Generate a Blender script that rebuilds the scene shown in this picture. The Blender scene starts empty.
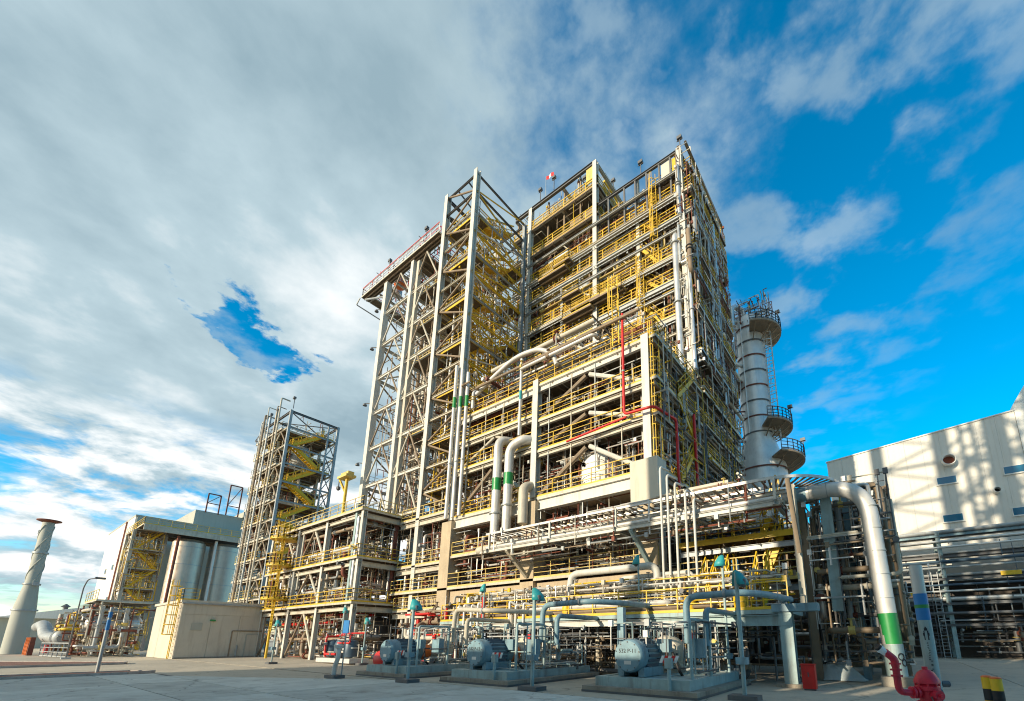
import bpy, bmesh, math, random
from mathutils import Vector, Matrix
random.seed(7)
R = math.radians
scene = bpy.context.scene
COL = scene.collection

# ------------------------------------------------------------------ camera
FPX, PX, PY = 431.0, 590.0, 544.0
cam_d = bpy.data.cameras.new('camera'); cam = bpy.data.objects.new('camera', cam_d); COL.objects.link(cam)
cam_d.sensor_fit = 'HORIZONTAL'; cam_d.sensor_width = 36.0
cam_d.lens = FPX / 1024 * 36
cam_d.shift_x = (512 - PX) / 1024; cam_d.shift_y = (PY - 350.5) / 1024
cam_d.clip_start = 0.05; cam_d.clip_end = 20000
cam.location = (0, 0, 1.7)
cam.rotation_euler = (R(90) + math.atan(96 / 431.0), 0, R(35))
scene.camera = cam

# ------------------------------------------------------------------ sun + sky
SUN_AZ = Vector((-0.25, -0.97, 0)).normalized()      # horizontal direction towards the sun
SUN_EL = R(17)
sun_vec = SUN_AZ * math.cos(SUN_EL) + Vector((0, 0, math.sin(SUN_EL)))
sl = bpy.data.lights.new('sun', 'SUN'); sl.energy = 3.9; sl.angle = R(0.5); sl.color = (1.0, 0.86, 0.64)
so = bpy.data.objects.new('sun', sl); COL.objects.link(so)
so.rotation_euler = sun_vec.to_track_quat('Z', 'Y').to_euler()
so.location = (0, 0, 120)

world = bpy.data.worlds.new('World'); scene.world = world; world.use_nodes = True
SKY_STRENGTH = 0.15
def build_world():
    nt = world.node_tree; N = nt.nodes; L = nt.links
    N.clear()
    out = N.new('ShaderNodeOutputWorld'); bg = N.new('ShaderNodeBackground')
    bg.inputs[1].default_value = SKY_STRENGTH
    L.new(bg.outputs[0], out.inputs[0])
    sky = N.new('ShaderNodeTexSky'); sky.sky_type = 'NISHITA'; sky.sun_disc = False
    sky.sun_elevation = SUN_EL
    sky.sun_rotation = math.atan2(sun_vec.x, sun_vec.y)
    sky.air_density = 1.0; sky.dust_density = 0.4; sky.ozone_density = 2.6
    hs = N.new('ShaderNodeHueSaturation'); hs.inputs['Hue'].default_value = 0.487
    hs.inputs['Saturation'].default_value = 1.55; hs.inputs['Value'].default_value = 1.12
    L.new(sky.outputs[0], hs.inputs['Color'])
    tc = N.new('ShaderNodeTexCoord')
    sep = N.new('ShaderNodeSeparateXYZ'); L.new(tc.outputs['Generated'], sep.inputs[0])
    def M(op, a, b=None, c=None):
        n = N.new('ShaderNodeMath'); n.operation = op
        for i, v in enumerate((a, b, c)):
            if v is None: continue
            if isinstance(v, (int, float)): n.inputs[i].default_value = v
            else: L.new(v, n.inputs[i])
        return n.outputs[0]
    def MR(v, a, b, c=0.0, d=1.0, smooth=True):
        n = N.new('ShaderNodeMapRange'); n.interpolation_type = 'SMOOTHERSTEP' if smooth else 'LINEAR'
        L.new(v, n.inputs[0])
        for i, x in enumerate((a, b, c, d)): n.inputs[1 + i].default_value = x
        return n.outputs[0]
    zc = M('ADD', M('MAXIMUM', sep.outputs[2], 0.0), 0.09)     # a cloud layer that bends down to the horizon
    u = M('DIVIDE', sep.outputs[0], zc); v = M('DIVIDE', sep.outputs[1], zc)
    def vec(a, b, c=0.0):
        n = N.new('ShaderNodeCombineXYZ')
        for i, x in enumerate((a, b, c)):
            if isinstance(x, (int, float)): n.inputs[i].default_value = x
            else: L.new(x, n.inputs[i])
        return n.outputs[0]
    def noise(vc, scale, detail, rough, dist=0.0):
        n = N.new('ShaderNodeTexNoise'); n.inputs['Scale'].default_value = scale
        n.inputs['Detail'].default_value = detail; n.inputs['Roughness'].default_value = rough
        n.inputs['Distortion'].default_value = dist
        L.new(vc, n.inputs['Vector']); return n.outputs['Fac']
    p = vec(u, v, 0.37)
    n_big = noise(p, 1.1, 3, 0.5, 0.1)
    n_mid = noise(vec(u, v, 2.1), 3.4, 8, 0.58, 0.1)
    n_fine = noise(vec(u, v, 5.3), 9.0, 8, 0.6, 0.1)
    # the cloud deck lies over -X and thins out towards +X +Y
    side = M('SUBTRACT', M('MULTIPLY', u, -1.0), M('MULTIPLY', v, 0.62))
    cov = M('ADD', side, M('MULTIPLY', M('SUBTRACT', n_big, 0.5), 0.6))
    cov = M('ADD', cov, M('MULTIPLY', M('SUBTRACT', n_mid, 0.5), 0.95))
    cov = M('ADD', cov, M('MULTIPLY', M('SUBTRACT', n_fine, 0.5), 0.45))
    deck = MR(cov, -0.28, 0.26)
    # a ragged gap in the deck
    du = M('SUBTRACT', u, -1.43); dv = M('SUBTRACT', v, 0.30)
    e1 = M('ADD', M('MULTIPLY', du, 5.6), M('MULTIPLY', dv, 1.6))
    e2 = M('MULTIPLY', dv, 4.3)
    rr = M('SQRT', M('ADD', M('MULTIPLY', e1, e1), M('MULTIPLY', e2, e2)))
    rr = M('ADD', rr, M('MULTIPLY', M('SUBTRACT', n_fine, 0.5), 2.4))
    rr = M('ADD', rr, M('MULTIPLY', M('SUBTRACT', n_mid, 0.5), 2.2))
    gap = MR(rr, 0.42, 0.78)
    deck = M('MULTIPLY', deck, gap)
    # heaped cloud low over the horizon
    zl = sep.outputs[2]
    def lowvec(dz): return vec(M('MULTIPLY', sep.outputs[0], 3.0), M('MULTIPLY', sep.outputs[1], 3.0), M('MULTIPLY', M('ADD', zl, dz), 9.0))
    n_low = noise(lowvec(0.0), 2.0, 9, 0.58, 0.25)
    n_low2 = noise(lowvec(0.025), 2.0, 9, 0.58, 0.25)
    low = MR(n_low, 0.37, 0.53)
    lowmask = MR(zl, 0.22, 0.42)
    deck = M('MULTIPLY', deck, M('ADD', lowmask, M('MULTIPLY', M('SUBTRACT', 1.0, lowmask), low)))
    # scattered puffs in the clear part
    n_w = noise(vec(u, v, 15.2), 5.6, 8, 0.54, 0.1)
    wisp = M('MULTIPLY', MR(n_w, 0.45, 0.66, 0.0, 0.5), MR(side, -1.45, -0.45))
    fac = M('MAXIMUM', deck, wisp)
    # light on the cloud: brighter where the layer is thin and on the side towards the sun
    n_sh = noise(vec(M('ADD', u, 0.035), M('ADD', v, 0.05), 2.1), 3.4, 8, 0.58, 0.1)
    tone = M('ADD', 0.43, M('MULTIPLY', M('SUBTRACT', noise(vec(u, v, 2.1), 3.0, 4, 0.45, 0.1), 0.5), -0.35))
    tone = M('ADD', tone, M('MULTIPLY', M('SUBTRACT', n_sh, n_mid), 0.55))
    tone = M('ADD', tone, M('MULTIPLY', M('SUBTRACT', noise(vec(u, v, 12.4), 1.6, 4, 0.5, 0.3), 0.5), 0.95))
    puff = M('ADD', 0.68, M('MULTIPLY', M('SUBTRACT', n_low, n_low2), 2.6))
    tone = M('ADD', M('MULTIPLY', tone, lowmask), M('MULTIPLY', puff, M('SUBTRACT', 1.0, lowmask)))
    cr = N.new('ShaderNodeValToRGB'); L.new(tone, cr.inputs[0])
    e = cr.color_ramp.elements
    k = 1 / SKY_STRENGTH
    e[0].position = 0.22; e[0].color = (0.215, 0.305, 0.355, 1)
    e[1].position = 0.86; e[1].color = (0.80, 0.80, 0.79, 1)
    m_ = e.new(0.50); m_.color = (0.34, 0.44, 0.485, 1)
    sc = N.new('ShaderNodeVectorMath'); sc.operation = 'SCALE'
    L.new(cr.outputs[0], sc.inputs[0]); sc.inputs['Scale'].default_value = k
    mx = N.new('ShaderNodeMix'); mx.data_type = 'RGBA'; mx.clamp_factor = True
    L.new(fac, mx.inputs[0]); L.new(hs.outputs[0], mx.inputs[6]); L.new(sc.outputs[0], mx.inputs[7])
    L.new(mx.outputs[2], bg.inputs[0])
build_world()
vs = scene.view_settings
vs.view_transform = 'Standard'; vs.look = 'None'; vs.gamma = 1.0; vs.exposure = 0.6; vs.use_curve_mapping = False
scene.cycles.max_bounces = 6
scene.cycles.pixel_filter_type = 'BLACKMAN_HARRIS'; scene.cycles.filter_width = 1.1

# ------------------------------------------------------------------ materials
def mat(name, col, rough=0.6, metal=0.0, var=0.15, scale=0.9, dirt=None, damt=0.0, bump=0.0, streak=True, bscale=25.0, worn=False):
    m = bpy.data.materials.new(name); m.use_nodes = True
    nt = m.node_tree; N = nt.nodes; L = nt.links
    b = N['Principled BSDF']
    b.inputs['Roughness'].default_value = rough; b.inputs['Metallic'].default_value = metal
    geo = N.new('ShaderNodeNewGeometry')
    n1 = N.new('ShaderNodeTexNoise'); n1.inputs['Scale'].default_value = scale; n1.inputs['Detail'].default_value = 7
    n1.inputs['Roughness'].default_value = 0.62
    L.new(geo.outputs['Position'], n1.inputs['Vector'])
    mx = N.new('ShaderNodeMix'); mx.data_type = 'RGBA'
    lo = [c * (1 - var) for c in col] + [1]; hi = [min(1, c * (1 + var)) for c in col] + [1]
    mx.inputs[6].default_value = lo; mx.inputs[7].default_value = hi
    mr = N.new('ShaderNodeMapRange'); mr.inputs[1].default_value = 0.3; mr.inputs[2].default_value = 0.7
    L.new(n1.outputs['Fac'], mr.inputs[0]); L.new(mr.outputs[0], mx.inputs[0])
    last = mx.outputs[2]
    if dirt:
        mp = N.new('ShaderNodeMapping'); mp.inputs['Scale'].default_value = (2.2, 2.2, 0.25) if streak else (1, 1, 1)
        L.new(geo.outputs['Position'], mp.inputs['Vector'])
        n2 = N.new('ShaderNodeTexNoise'); n2.inputs['Scale'].default_value = 1.4; n2.inputs['Detail'].default_value = 9
        n2.inputs['Roughness'].default_value = 0.7
        L.new(mp.outputs[0], n2.inputs['Vector'])
        r2 = N.new('ShaderNodeMapRange'); r2.inputs[1].default_value = 0.5; r2.inputs[2].default_value = 0.72
        r2.inputs[4].default_value = damt
        L.new(n2.outputs['Fac'], r2.inputs[0])
        m2 = N.new('ShaderNodeMix'); m2.data_type = 'RGBA'
        L.new(r2.outputs[0], m2.inputs[0]); L.new(last, m2.inputs[6]); m2.inputs[7].default_value = list(dirt) + [1]
        last = m2.outputs[2]
    if worn:
        nd = N.new('ShaderNodeTexNoise'); nd.inputs['Scale'].default_value = 0.9; nd.inputs['Detail'].default_value = 6
        L.new(geo.outputs['Position'], nd.inputs['Vector'])
        ad = N.new('ShaderNodeVectorMath'); ad.operation = 'MULTIPLY_ADD'; ad.inputs[1].default_value = (1.6, 1.6, 0)
        L.new(nd.outputs['Color'], ad.inputs[0]); L.new(geo.outputs['Position'], ad.inputs[2])
        vo = N.new('ShaderNodeTexVoronoi'); vo.feature = 'DISTANCE_TO_EDGE'; vo.inputs['Scale'].default_value = 0.16
        L.new(ad.outputs[0], vo.inputs['Vector'])
        c1 = N.new('ShaderNodeMapRange'); c1.inputs[1].default_value = 0.0015; c1.inputs[2].default_value = 0.006; c1.inputs[3].default_value = 0.55; c1.inputs[4].default_value = 0.0
        L.new(vo.outputs['Distance'], c1.inputs[0])
        n5 = N.new('ShaderNodeTexNoise'); n5.inputs['Scale'].default_value = 0.55; n5.inputs['Detail'].default_value = 5; n5.inputs['Roughness'].default_value = 0.7
        L.new(geo.outputs['Position'], n5.inputs['Vector'])
        c2 = N.new('ShaderNodeMapRange'); c2.inputs[1].default_value = 0.60; c2.inputs[2].default_value = 0.70; c2.inputs[4].default_value = 0.5
        L.new(n5.outputs['Fac'], c2.inputs[0])
        mxx = N.new('ShaderNodeMath'); mxx.operation = 'MAXIMUM'; L.new(c1.outputs[0], mxx.inputs[0]); L.new(c2.outputs[0], mxx.inputs[1])
        m4 = N.new('ShaderNodeMix'); m4.data_type = 'RGBA'; L.new(mxx.outputs[0], m4.inputs[0]); L.new(last, m4.inputs[6]); m4.inputs[7].default_value = (0.13, 0.12, 0.10, 1)
        last = m4.outputs[2]
    L.new(last, b.inputs['Base Color'])
    rr = N.new('ShaderNodeMapRange'); rr.inputs[1].default_value = 0.3; rr.inputs[2].default_value = 0.7
    rr.inputs[3].default_value = max(0.05, rough - 0.1); rr.inputs[4].default_value = min(1, rough + 0.12)
    L.new(n1.outputs['Fac'], rr.inputs[0]); L.new(rr.outputs[0], b.inputs['Roughness'])
    if bump:
        n3 = N.new('ShaderNodeTexNoise'); n3.inputs['Scale'].default_value = bscale; n3.inputs['Detail'].default_value = 6
        L.new(geo.outputs['Position'], n3.inputs['Vector'])
        bp = N.new('ShaderNodeBump'); bp.inputs['Strength'].default_value = bump; bp.inputs['Distance'].default_value = 0.03
        L.new(n3.outputs['Fac'], bp.inputs['Height']); L.new(bp.outputs[0], b.inputs['Normal'])
    return m
RUST = (0.16, 0.07, 0.03)
MAT = dict(
    white=mat('white_painted_steel', (0.58, 0.56, 0.50), 0.5, 0, 0.12, 0.8, (0.34, 0.24, 0.15), 0.45),
    cream=mat('cream_painted_steel', (0.50, 0.46, 0.37), 0.55, 0, 0.16, 0.8, (0.25, 0.15, 0.07), 0.5),
    grey=mat('grey_galvanised_steel', (0.36, 0.38, 0.38), 0.5, 0.25, 0.18, 1.2, (0.18, 0.12, 0.07), 0.4),
    dgrey=mat('dark_grey_steel', (0.12, 0.125, 0.13), 0.55, 0.2, 0.2, 1.2, RUST, 0.3),
    brown=mat('weathered_shaded_brown_steel', (0.25, 0.185, 0.12), 0.65, 0, 0.25, 0.9, (0.10, 0.05, 0.03), 0.5),  # also darkens inner and right-side steel to imitate its shade
    grate=mat('galvanised_grating', (0.14, 0.105, 0.065), 0.7, 0.1, 0.25, 1.4, (0.12, 0.07, 0.04), 0.5),
    yellow=mat('yellow_paint', (0.66, 0.42, 0.02), 0.5, 0, 0.15, 1.0, (0.30, 0.16, 0.03), 0.4),
    byellow=mat('bright_yellow_paint', (0.72, 0.45, 0.015), 0.45, 0, 0.1, 1.0, (0.35, 0.2, 0.03), 0.3),
    cyellow=mat('pale_yellow_paint', (0.62, 0.46, 0.13), 0.55, 0, 0.15, 1.0, (0.32, 0.2, 0.07), 0.4),
    teal=mat('teal_paint', (0.03, 0.32, 0.33), 0.45, 0, 0.15, 1.0, (0.05, 0.12, 0.11), 0.4),
    bluegrey=mat('blue_grey_paint', (0.19, 0.31, 0.36), 0.45, 0, 0.2, 2.2, (0.10, 0.085, 0.07), 0.7),
    paleteal=mat('pale_teal_paint', (0.31, 0.42, 0.42), 0.5, 0, 0.2, 2.0, (0.15, 0.12, 0.09), 0.7),
    dblue=mat('dark_blue_grey_paint', (0.06, 0.10, 0.14), 0.4, 0.1, 0.15, 1.4),
    red=mat('red_paint', (0.66, 0.02, 0.015), 0.42, 0, 0.12, 1.5, (0.2, 0.02, 0.02), 0.3),
    pinkred=mat('hydrant_red_paint', (0.62, 0.022, 0.05), 0.38, 0, 0.2, 5.0, (0.22, 0.012, 0.02), 0.6),
    orange=mat('orange_paint', (0.75, 0.16, 0.02), 0.5, 0, 0.15, 1.5, (0.3, 0.08, 0.02), 0.4),
    green=mat('green_band', (0.02, 0.25, 0.06), 0.4, 0, 0.1, 1.0),
    blue=mat('blue_band', (0.02, 0.19, 0.48), 0.45, 0, 0.1, 1.0),
    steel=mat('stainless_cladding', (0.54, 0.47, 0.39), 0.48, 0.7, 0.14, 0.9, (0.3, 0.25, 0.2), 0.3),
    column=mat('column_cladding', (0.74, 0.72, 0.68), 0.38, 0.3, 0.12, 0.9, (0.42, 0.36, 0.3), 0.35),
    slab2=mat('grey_road_slab_worn', (0.47, 0.475, 0.43), 0.88, 0, 0.18, 0.8, (0.29, 0.275, 0.235), 0.85, 0.5, False, 40, True),
    slab3=mat('grey_road_slab_pale', (0.57, 0.575, 0.52), 0.88, 0, 0.14, 0.5, (0.38, 0.36, 0.31), 0.75, 0.5, False, 40, True),
    silver=mat('aluminium_cladding', (0.70, 0.69, 0.66), 0.38, 0.6, 0.12, 0.8, (0.36, 0.30, 0.24), 0.35),
    pale=mat('pale_pipe_cladding', (0.62, 0.60, 0.56), 0.42, 0.2, 0.12, 0.9, (0.36, 0.29, 0.22), 0.5),
    concrete=mat('beige_concrete', (0.46, 0.37, 0.25), 0.85, 0, 0.14, 0.7, (0.22, 0.16, 0.1), 0.4, 0.4),
    pad=mat('pump_pad_concrete', (0.30, 0.27, 0.22), 0.9, 0, 0.2, 1.4, (0.11, 0.05, 0.04), 0.6, 0.5),
    panel=mat('beige_wall_panel', (0.57, 0.52, 0.42), 0.7, 0, 0.08, 0.5, (0.36, 0.3, 0.22), 0.5),
    wallw=mat('white_wall_panel', (0.78, 0.76, 0.70), 0.6, 0, 0.05, 0.25, (0.55, 0.5, 0.43), 0.3),
    wallr=mat('pale_wall_panel', (0.73, 0.69, 0.61), 0.65, 0, 0.04, 0.2, (0.52, 0.46, 0.38), 0.25),
    wallg=mat('grey_green_wall', (0.40, 0.40, 0.34), 0.7, 0, 0.08, 0.3, (0.28, 0.26, 0.2), 0.3),
    dark=mat('dark_shade_fill', (0.085, 0.07, 0.06), 0.8, 0, 0.25, 0.6),  # dark fill colour standing in for shaded depth
    black=mat('black_rubber', (0.015, 0.015, 0.016), 0.6, 0, 0.2, 2.0),
    ink=mat('black_lettering', (0.02, 0.02, 0.025), 0.6, 0, 0.1, 2.0),
    rust=mat('rusty_brown_steel', (0.20, 0.06, 0.035), 0.75, 0, 0.3, 1.5, (0.08, 0.03, 0.02), 0.5),
    asphalt=mat('grey_road_slab', (0.53, 0.54, 0.49), 0.88, 0, 0.16, 0.6, (0.33, 0.315, 0.27), 0.8, 0.5, False, 40, True),
    apron=mat('pale_concrete_apron', (0.47, 0.41, 0.32), 0.9, 0, 0.12, 0.25, (0.27, 0.22, 0.16), 0.5, 0.35, False, 30, True),
    joint=mat('joint_filler', (0.07, 0.065, 0.055), 0.9, 0, 0.3, 3.0),
    soil=mat('red_brown_gravel_bed', (0.22, 0.10, 0.07), 0.95, 0, 0.45, 6.0, (0.10, 0.05, 0.035), 0.6, 1.0, False, 18),
    kerb=mat('kerb_stone', (0.42, 0.37, 0.33), 0.85, 0, 0.2, 2.0, (0.15, 0.08, 0.06), 0.5),
    tarp=mat('grey_tarpaulin', (0.50, 0.56, 0.56), 0.5, 0, 0.12, 2.5, (0.3, 0.3, 0.28), 0.4, 0.3),
    glass=mat('sky_blue_window_glass', (0.02, 0.14, 0.24), 0.08, 0.0, 0.1, 0.6),  # blue in the base colour stands in for reflected sky
    signwhite=mat('white_sign_paint', (0.8, 0.8, 0.78), 0.5, 0, 0.05, 1.0),
)

# ------------------------------------------------------------------ mesh builder
class MB:
    def __init__(s): s.v = []; s.f = []
    def box(s, x0, x1, y0, y1, z0, z1):
        n = len(s.v)
        s.v += [Vector(p) for p in ((x0,y0,z0),(x1,y0,z0),(x1,y1,z0),(x0,y1,z0),(x0,y0,z1),(x1,y0,z1),(x1,y1,z1),(x0,y1,z1))]
        s.f += [(n+3,n+2,n+1,n),(n+4,n+5,n+6,n+7),(n,n+1,n+5,n+4),(n+1,n+2,n+6,n+5),(n+2,n+3,n+7,n+6),(n+3,n,n+4,n+7)]
        return s
    def _fr(s, p, q):
        d = (q - p).normalized()
        up = Vector((0, 0, 1)) if abs(d.z) < 0.95 else Vector((0, 1, 0))
        a = d.cross(up).normalized(); b = a.cross(d).normalized()
        return d, a, b
    def bar(s, p, q, w, h=None, oa=0.0, ob=0.0):
        p = Vector(p); q = Vector(q); h = w if h is None else h
        d, a, b = s._fr(p, q); n = len(s.v)
        for e in (p, q):
            for i, j in ((-1,-1),(1,-1),(1,1),(-1,1)):
                s.v.append(e + a * (i * w / 2 + oa) + b * (j * h / 2 + ob))
        s.f += [(n,n+1,n+2,n+3),(n+7,n+6,n+5,n+4)] + [(n+4+k, n+4+(k+1)%4, n+(k+1)%4, n+k) for k in range(4)]
        return s
    def ibeam(s, p, q, w, h, t=None):
        t = t or max(0.02, w * 0.1)
        s.bar(p, q, w, t, 0, h/2 - t/2); s.bar(p, q, w, t, 0, -h/2 + t/2); s.bar(p, q, t, h - 2*t)
        return s
    def tube(s, p, q, r, n=10, r2=None, caps=True):
        p = Vector(p); q = Vector(q); r2 = r if r2 is None else r2
        d, a, b = s._fr(p, q); k = len(s.v)
        for e, rad in ((p, r), (q, r2)):
            for i in range(n):
                t = 2*math.pi*i/n
                s.v.append(e + a*(rad*math.cos(t)) + b*(rad*math.sin(t)))
        s.f += [(k+i, k+n+i, k+n+(i+1)%n, k+(i+1)%n) for i in range(n)]
        if caps: s.f += [tuple(range(k, k+n)), tuple(range(k+2*n-1, k+n-1, -1))]
        return s
    def path(s, pts, r, n=10, bend=None, seg=6, closed=False):
        pts = [Vector(p) for p in pts]
        bend = 2.2*r if bend is None else bend
        P = [pts[0]]
        for i in range(1, len(pts)-1):
            a, b, c = pts[i-1], pts[i], pts[i+1]
            d1 = (b-a); d2 = (c-b); R1 = min(bend, d1.length*0.48, d2.length*0.48)
            s0 = b - d1.normalized()*R1; s1 = b + d2.normalized()*R1
            for k in range(seg+1):
                t = k/seg
                P.append(s0*(1-t)**2 + b*2*t*(1-t) + s1*t*t)
        P.append(pts[-1])
        Q = [P[0]]
        for p in P[1:]:
            if (p-Q[-1]).length > 1e-5: Q.append(p)
        P = Q
        k0 = len(s.v); d, a, b = s._fr(P[0], P[1])
        for i, p in enumerate(P):
            if i > 0:
                t0 = (P[i]-P[i-1]).normalized()
                t1 = (P[min(i+1, len(P)-1)]-P[i]).normalized() if i < len(P)-1 else t0
                tt = (t0+t1).normalized() if (t0+t1).length > 1e-6 else t0
                a = (a - tt*a.dot(tt)).normalized(); b = a.cross(tt).normalized()
                sc = 1/max(0.5, tt.dot(t0))
            else: sc = 1
            for j in range(n):
                t = 2*math.pi*j/n
                s.v.append(p + a*(r*math.cos(t)) + b*(r*math.sin(t)))
        for i in range(len(P)-1):
            for j in range(n):
                s.f.append((k0+i*n+j, k0+(i+1)*n+j, k0+(i+1)*n+(j+1)%n, k0+i*n+(j+1)%n))
        s.f += [tuple(range(k0, k0+n)), tuple(range(k0+len(P)*n-1, k0+(len(P)-1)*n-1, -1))]
        return s
    def lathe(s, prof, c, axis='Z', n=24, cap=True):
        c = Vector(c); k = len(s.v)
        for r, h in prof:
            for i in range(n):
                t = 2*math.pi*i/n; x, y = r*math.cos(t), r*math.sin(t)
                s.v.append(c + (Vector((x,y,h)) if axis == 'Z' else Vector((h,x,y)) if axis == 'X' else Vector((y,h,x))))
        for j in range(len(prof)-1):
            for i in range(n):
                s.f.append((k+j*n+i, k+j*n+(i+1)%n, k+(j+1)*n+(i+1)%n, k+(j+1)*n+i))
        if cap:
            s.f += [tuple(range(k+n-1, k-1, -1)), tuple(range(k+(len(prof)-1)*n, k+len(prof)*n))]
        return s
    def poly(s, pts, z0, z1):
        n = len(s.v); m = len(pts)
        s.v += [Vector((x,y,z0)) for x,y in pts] + [Vector((x,y,z1)) for x,y in pts]
        s.f += [tuple(range(n+m-1, n-1, -1)), tuple(range(n+m, n+2*m))]
        s.f += [(n+i, n+(i+1)%m, n+m+(i+1)%m, n+m+i) for i in range(m)]
        return s
    def prism(s, pts, d):           # polygon of 3D points extruded by vector d
        n = len(s.v); m = len(pts); d = Vector(d)
        s.v += [Vector(p) for p in pts] + [Vector(p)+d for p in pts]
        s.f += [tuple(range(n+m-1, n-1, -1)), tuple(range(n+m, n+2*m))]
        s.f += [(n+i, n+(i+1)%m, n+m+(i+1)%m, n+m+i) for i in range(m)]
        return s

OFF = {}
def obj(name, mb, m, parent=None, label=None, cat=None, group=None, kind=None):
    off = OFF.get(parent.name, Vector()) if parent else Vector()
    me = bpy.data.meshes.new(name)
    me.from_pydata([tuple(v - off) for v in mb.v], [], mb.f)
    me.materials.append(MAT[m] if isinstance(m, str) else m)
    me.polygons.foreach_set('use_smooth', [True]*len(me.polygons))
    me.update(); me.set_sharp_from_angle(angle=0.6)
    o = bpy.data.objects.new(name, me); COL.objects.link(o)
    if parent: o.parent = parent; OFF[o.name] = off
    else: OFF[o.name] = Vector()
    if label: o['label'] = label
    if cat: o['category'] = cat
    if group: o['group'] = group
    if kind: o['kind'] = kind
    return o
def thing(name, loc, label, cat, group=None):
    o = bpy.data.objects.new(name, None); COL.objects.link(o); o.location = loc
    o.empty_display_size = 0.3
    OFF[o.name] = Vector(loc); o['label'] = label; o['category'] = cat
    if group: o['group'] = group
    return o
def copy_tree(o, parent=None):
    c = o.copy(); COL.objects.link(c); c.parent = parent
    for ch in list(o.children): copy_tree(ch, c)
    return c
def text_mesh(body, size, mtx, parent, m='ink', name='lettering'):
    cu = bpy.data.curves.new('lettering', 'FONT'); cu.body = body; cu.size = size; cu.align_x = 'CENTER'; cu.align_y = 'CENTER'; cu.extrude = 0.003
    tmp = bpy.data.objects.new('tmp', cu); COL.objects.link(tmp)
    me = bpy.data.meshes.new_from_object(tmp)
    bpy.data.objects.remove(tmp); bpy.data.curves.remove(cu)
    off = OFF.get(parent.name, Vector())
    me.transform(Matrix.Translation(-off) @ mtx); me.materials.append(MAT[m])
    o = bpy.data.objects.new(name, me); COL.objects.link(o); o.parent = parent; OFF[o.name] = off
    return o

# ------------------------------------------------------------------ steelwork kit
def column(t, x, y, z0, z1, w=0.45, m='white', kind='H'):
    mb = MB()
    if kind == 'H':
        th = w*0.12
        mb.box(x-w/2, x+w/2, y-w/2, y-w/2+th, z0, z1); mb.box(x-w/2, x+w/2, y+w/2-th, y+w/2, z0, z1)
        mb.box(x-th/2, x+th/2, y-w/2+th, y+w/2-th, z0, z1)
    elif kind == 'tube': mb.tube((x,y,z0), (x,y,z1), w/2, 16)
    else: mb.box(x-w/2, x+w/2, y-w/2, y+w/2, z0, z1)
    return obj('column', mb, m, t)
def beam(t, p, q, w=0.25, h=0.42, m='cream'):
    return obj('beam', MB().ibeam(p, q, w, h), m, t)
def brace(t, p, q, r=0.11, m='white'):
    return obj('brace', MB().tube(p, q, r, 8), m, t)
def railing(parent, pts, m='yellow', h=1.1, sp=1.5, th=0.042, toe=True, name='railing'):
    mb = MB()
    for a, b in zip(pts[:-1], pts[1:]):
        a = Vector(a); b = Vector(b); L = (b-a).length; n = max(1, round(L/sp))
        for i in range(n+1):
            p = a.lerp(b, i/n); mb.bar(p, p+Vector((0,0,h)), th*1.1)
        for zz in (h, h*0.68, h*0.36): mb.bar(a+Vector((0,0,zz)), b+Vector((0,0,zz)), th*(1.1 if zz == h else 0.8))
        if toe: mb.bar(a+Vector((0,0,0.09)), b+Vector((0,0,0.09)), 0.02, 0.12)
    return obj(name, mb, m, parent)
JOIST = {}
def platform(t, x0, x1, y0, y1, z, rails='', rm='yellow', rth=0.042, m='grate', joist='Y', jm='brown', jsp=1.5, edge='cream', jh=0.22):
    """deck plate with joists below; rails: letters of the sides that carry a handrail (f front -Y, b back, l left, r right)"""
    o = obj('platform', MB().box(x0, x1, y0, y1, z-0.06, z), m, t)
    off = OFF[o.name]
    if joist:
        L = (y1-y0) if joist == 'Y' else (x1-x0); n = int(((x1-x0) if joist == 'Y' else (y1-y0))/jsp)
        key = (joist, round(L, 2), jm, jh)
        for i in range(1, n+1):
            c = (x0 + (x1-x0)*i/(n+1)) if joist == 'Y' else (y0 + (y1-y0)*i/(n+1))
            if key not in JOIST:
                mb = MB()
                if joist == 'Y': mb.ibeam((0,-L/2+0.02,0), (0,L/2-0.02,0), 0.12, jh)
                else: mb.ibeam((-L/2+0.02,0,0), (L/2-0.02,0,0), 0.12, jh)
                j = obj('joist', mb, jm, None); JOIST[key] = j.data
            else:
                j = bpy.data.objects.new('joist', JOIST[key]); COL.objects.link(j)
            j.parent = o
            j.location = Vector((c, (y0+y1)/2, z-0.065-jh/2) if joist == 'Y' else ((x0+x1)/2, c, z-0.065-jh/2)) - off
    e = MB()
    w = 0.05; zt, zb = z+0.02, z-0.15
    e.box(x0-w, x1+w, y0-w, y0-0.003, zb, zt); e.box(x0-w, x1+w, y1+0.003, y1+w, zb, zt)
    e.box(x0-w, x0-0.003, y0, y1, zb, zt); e.box(x1+0.003, x1+w, y0, y1, zb, zt)
    obj('edge_channel', e, edge, o)
    seg = dict(f=((x0,y0,z),(x1,y0,z)), b=((x0,y1,z),(x1,y1,z)), l=((x0,y0,z),(x0,y1,z)), r=((x1,y0,z),(x1,y1,z)))
    for ch in rails: railing(o, seg[ch], rm, th=rth)
    return o
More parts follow.
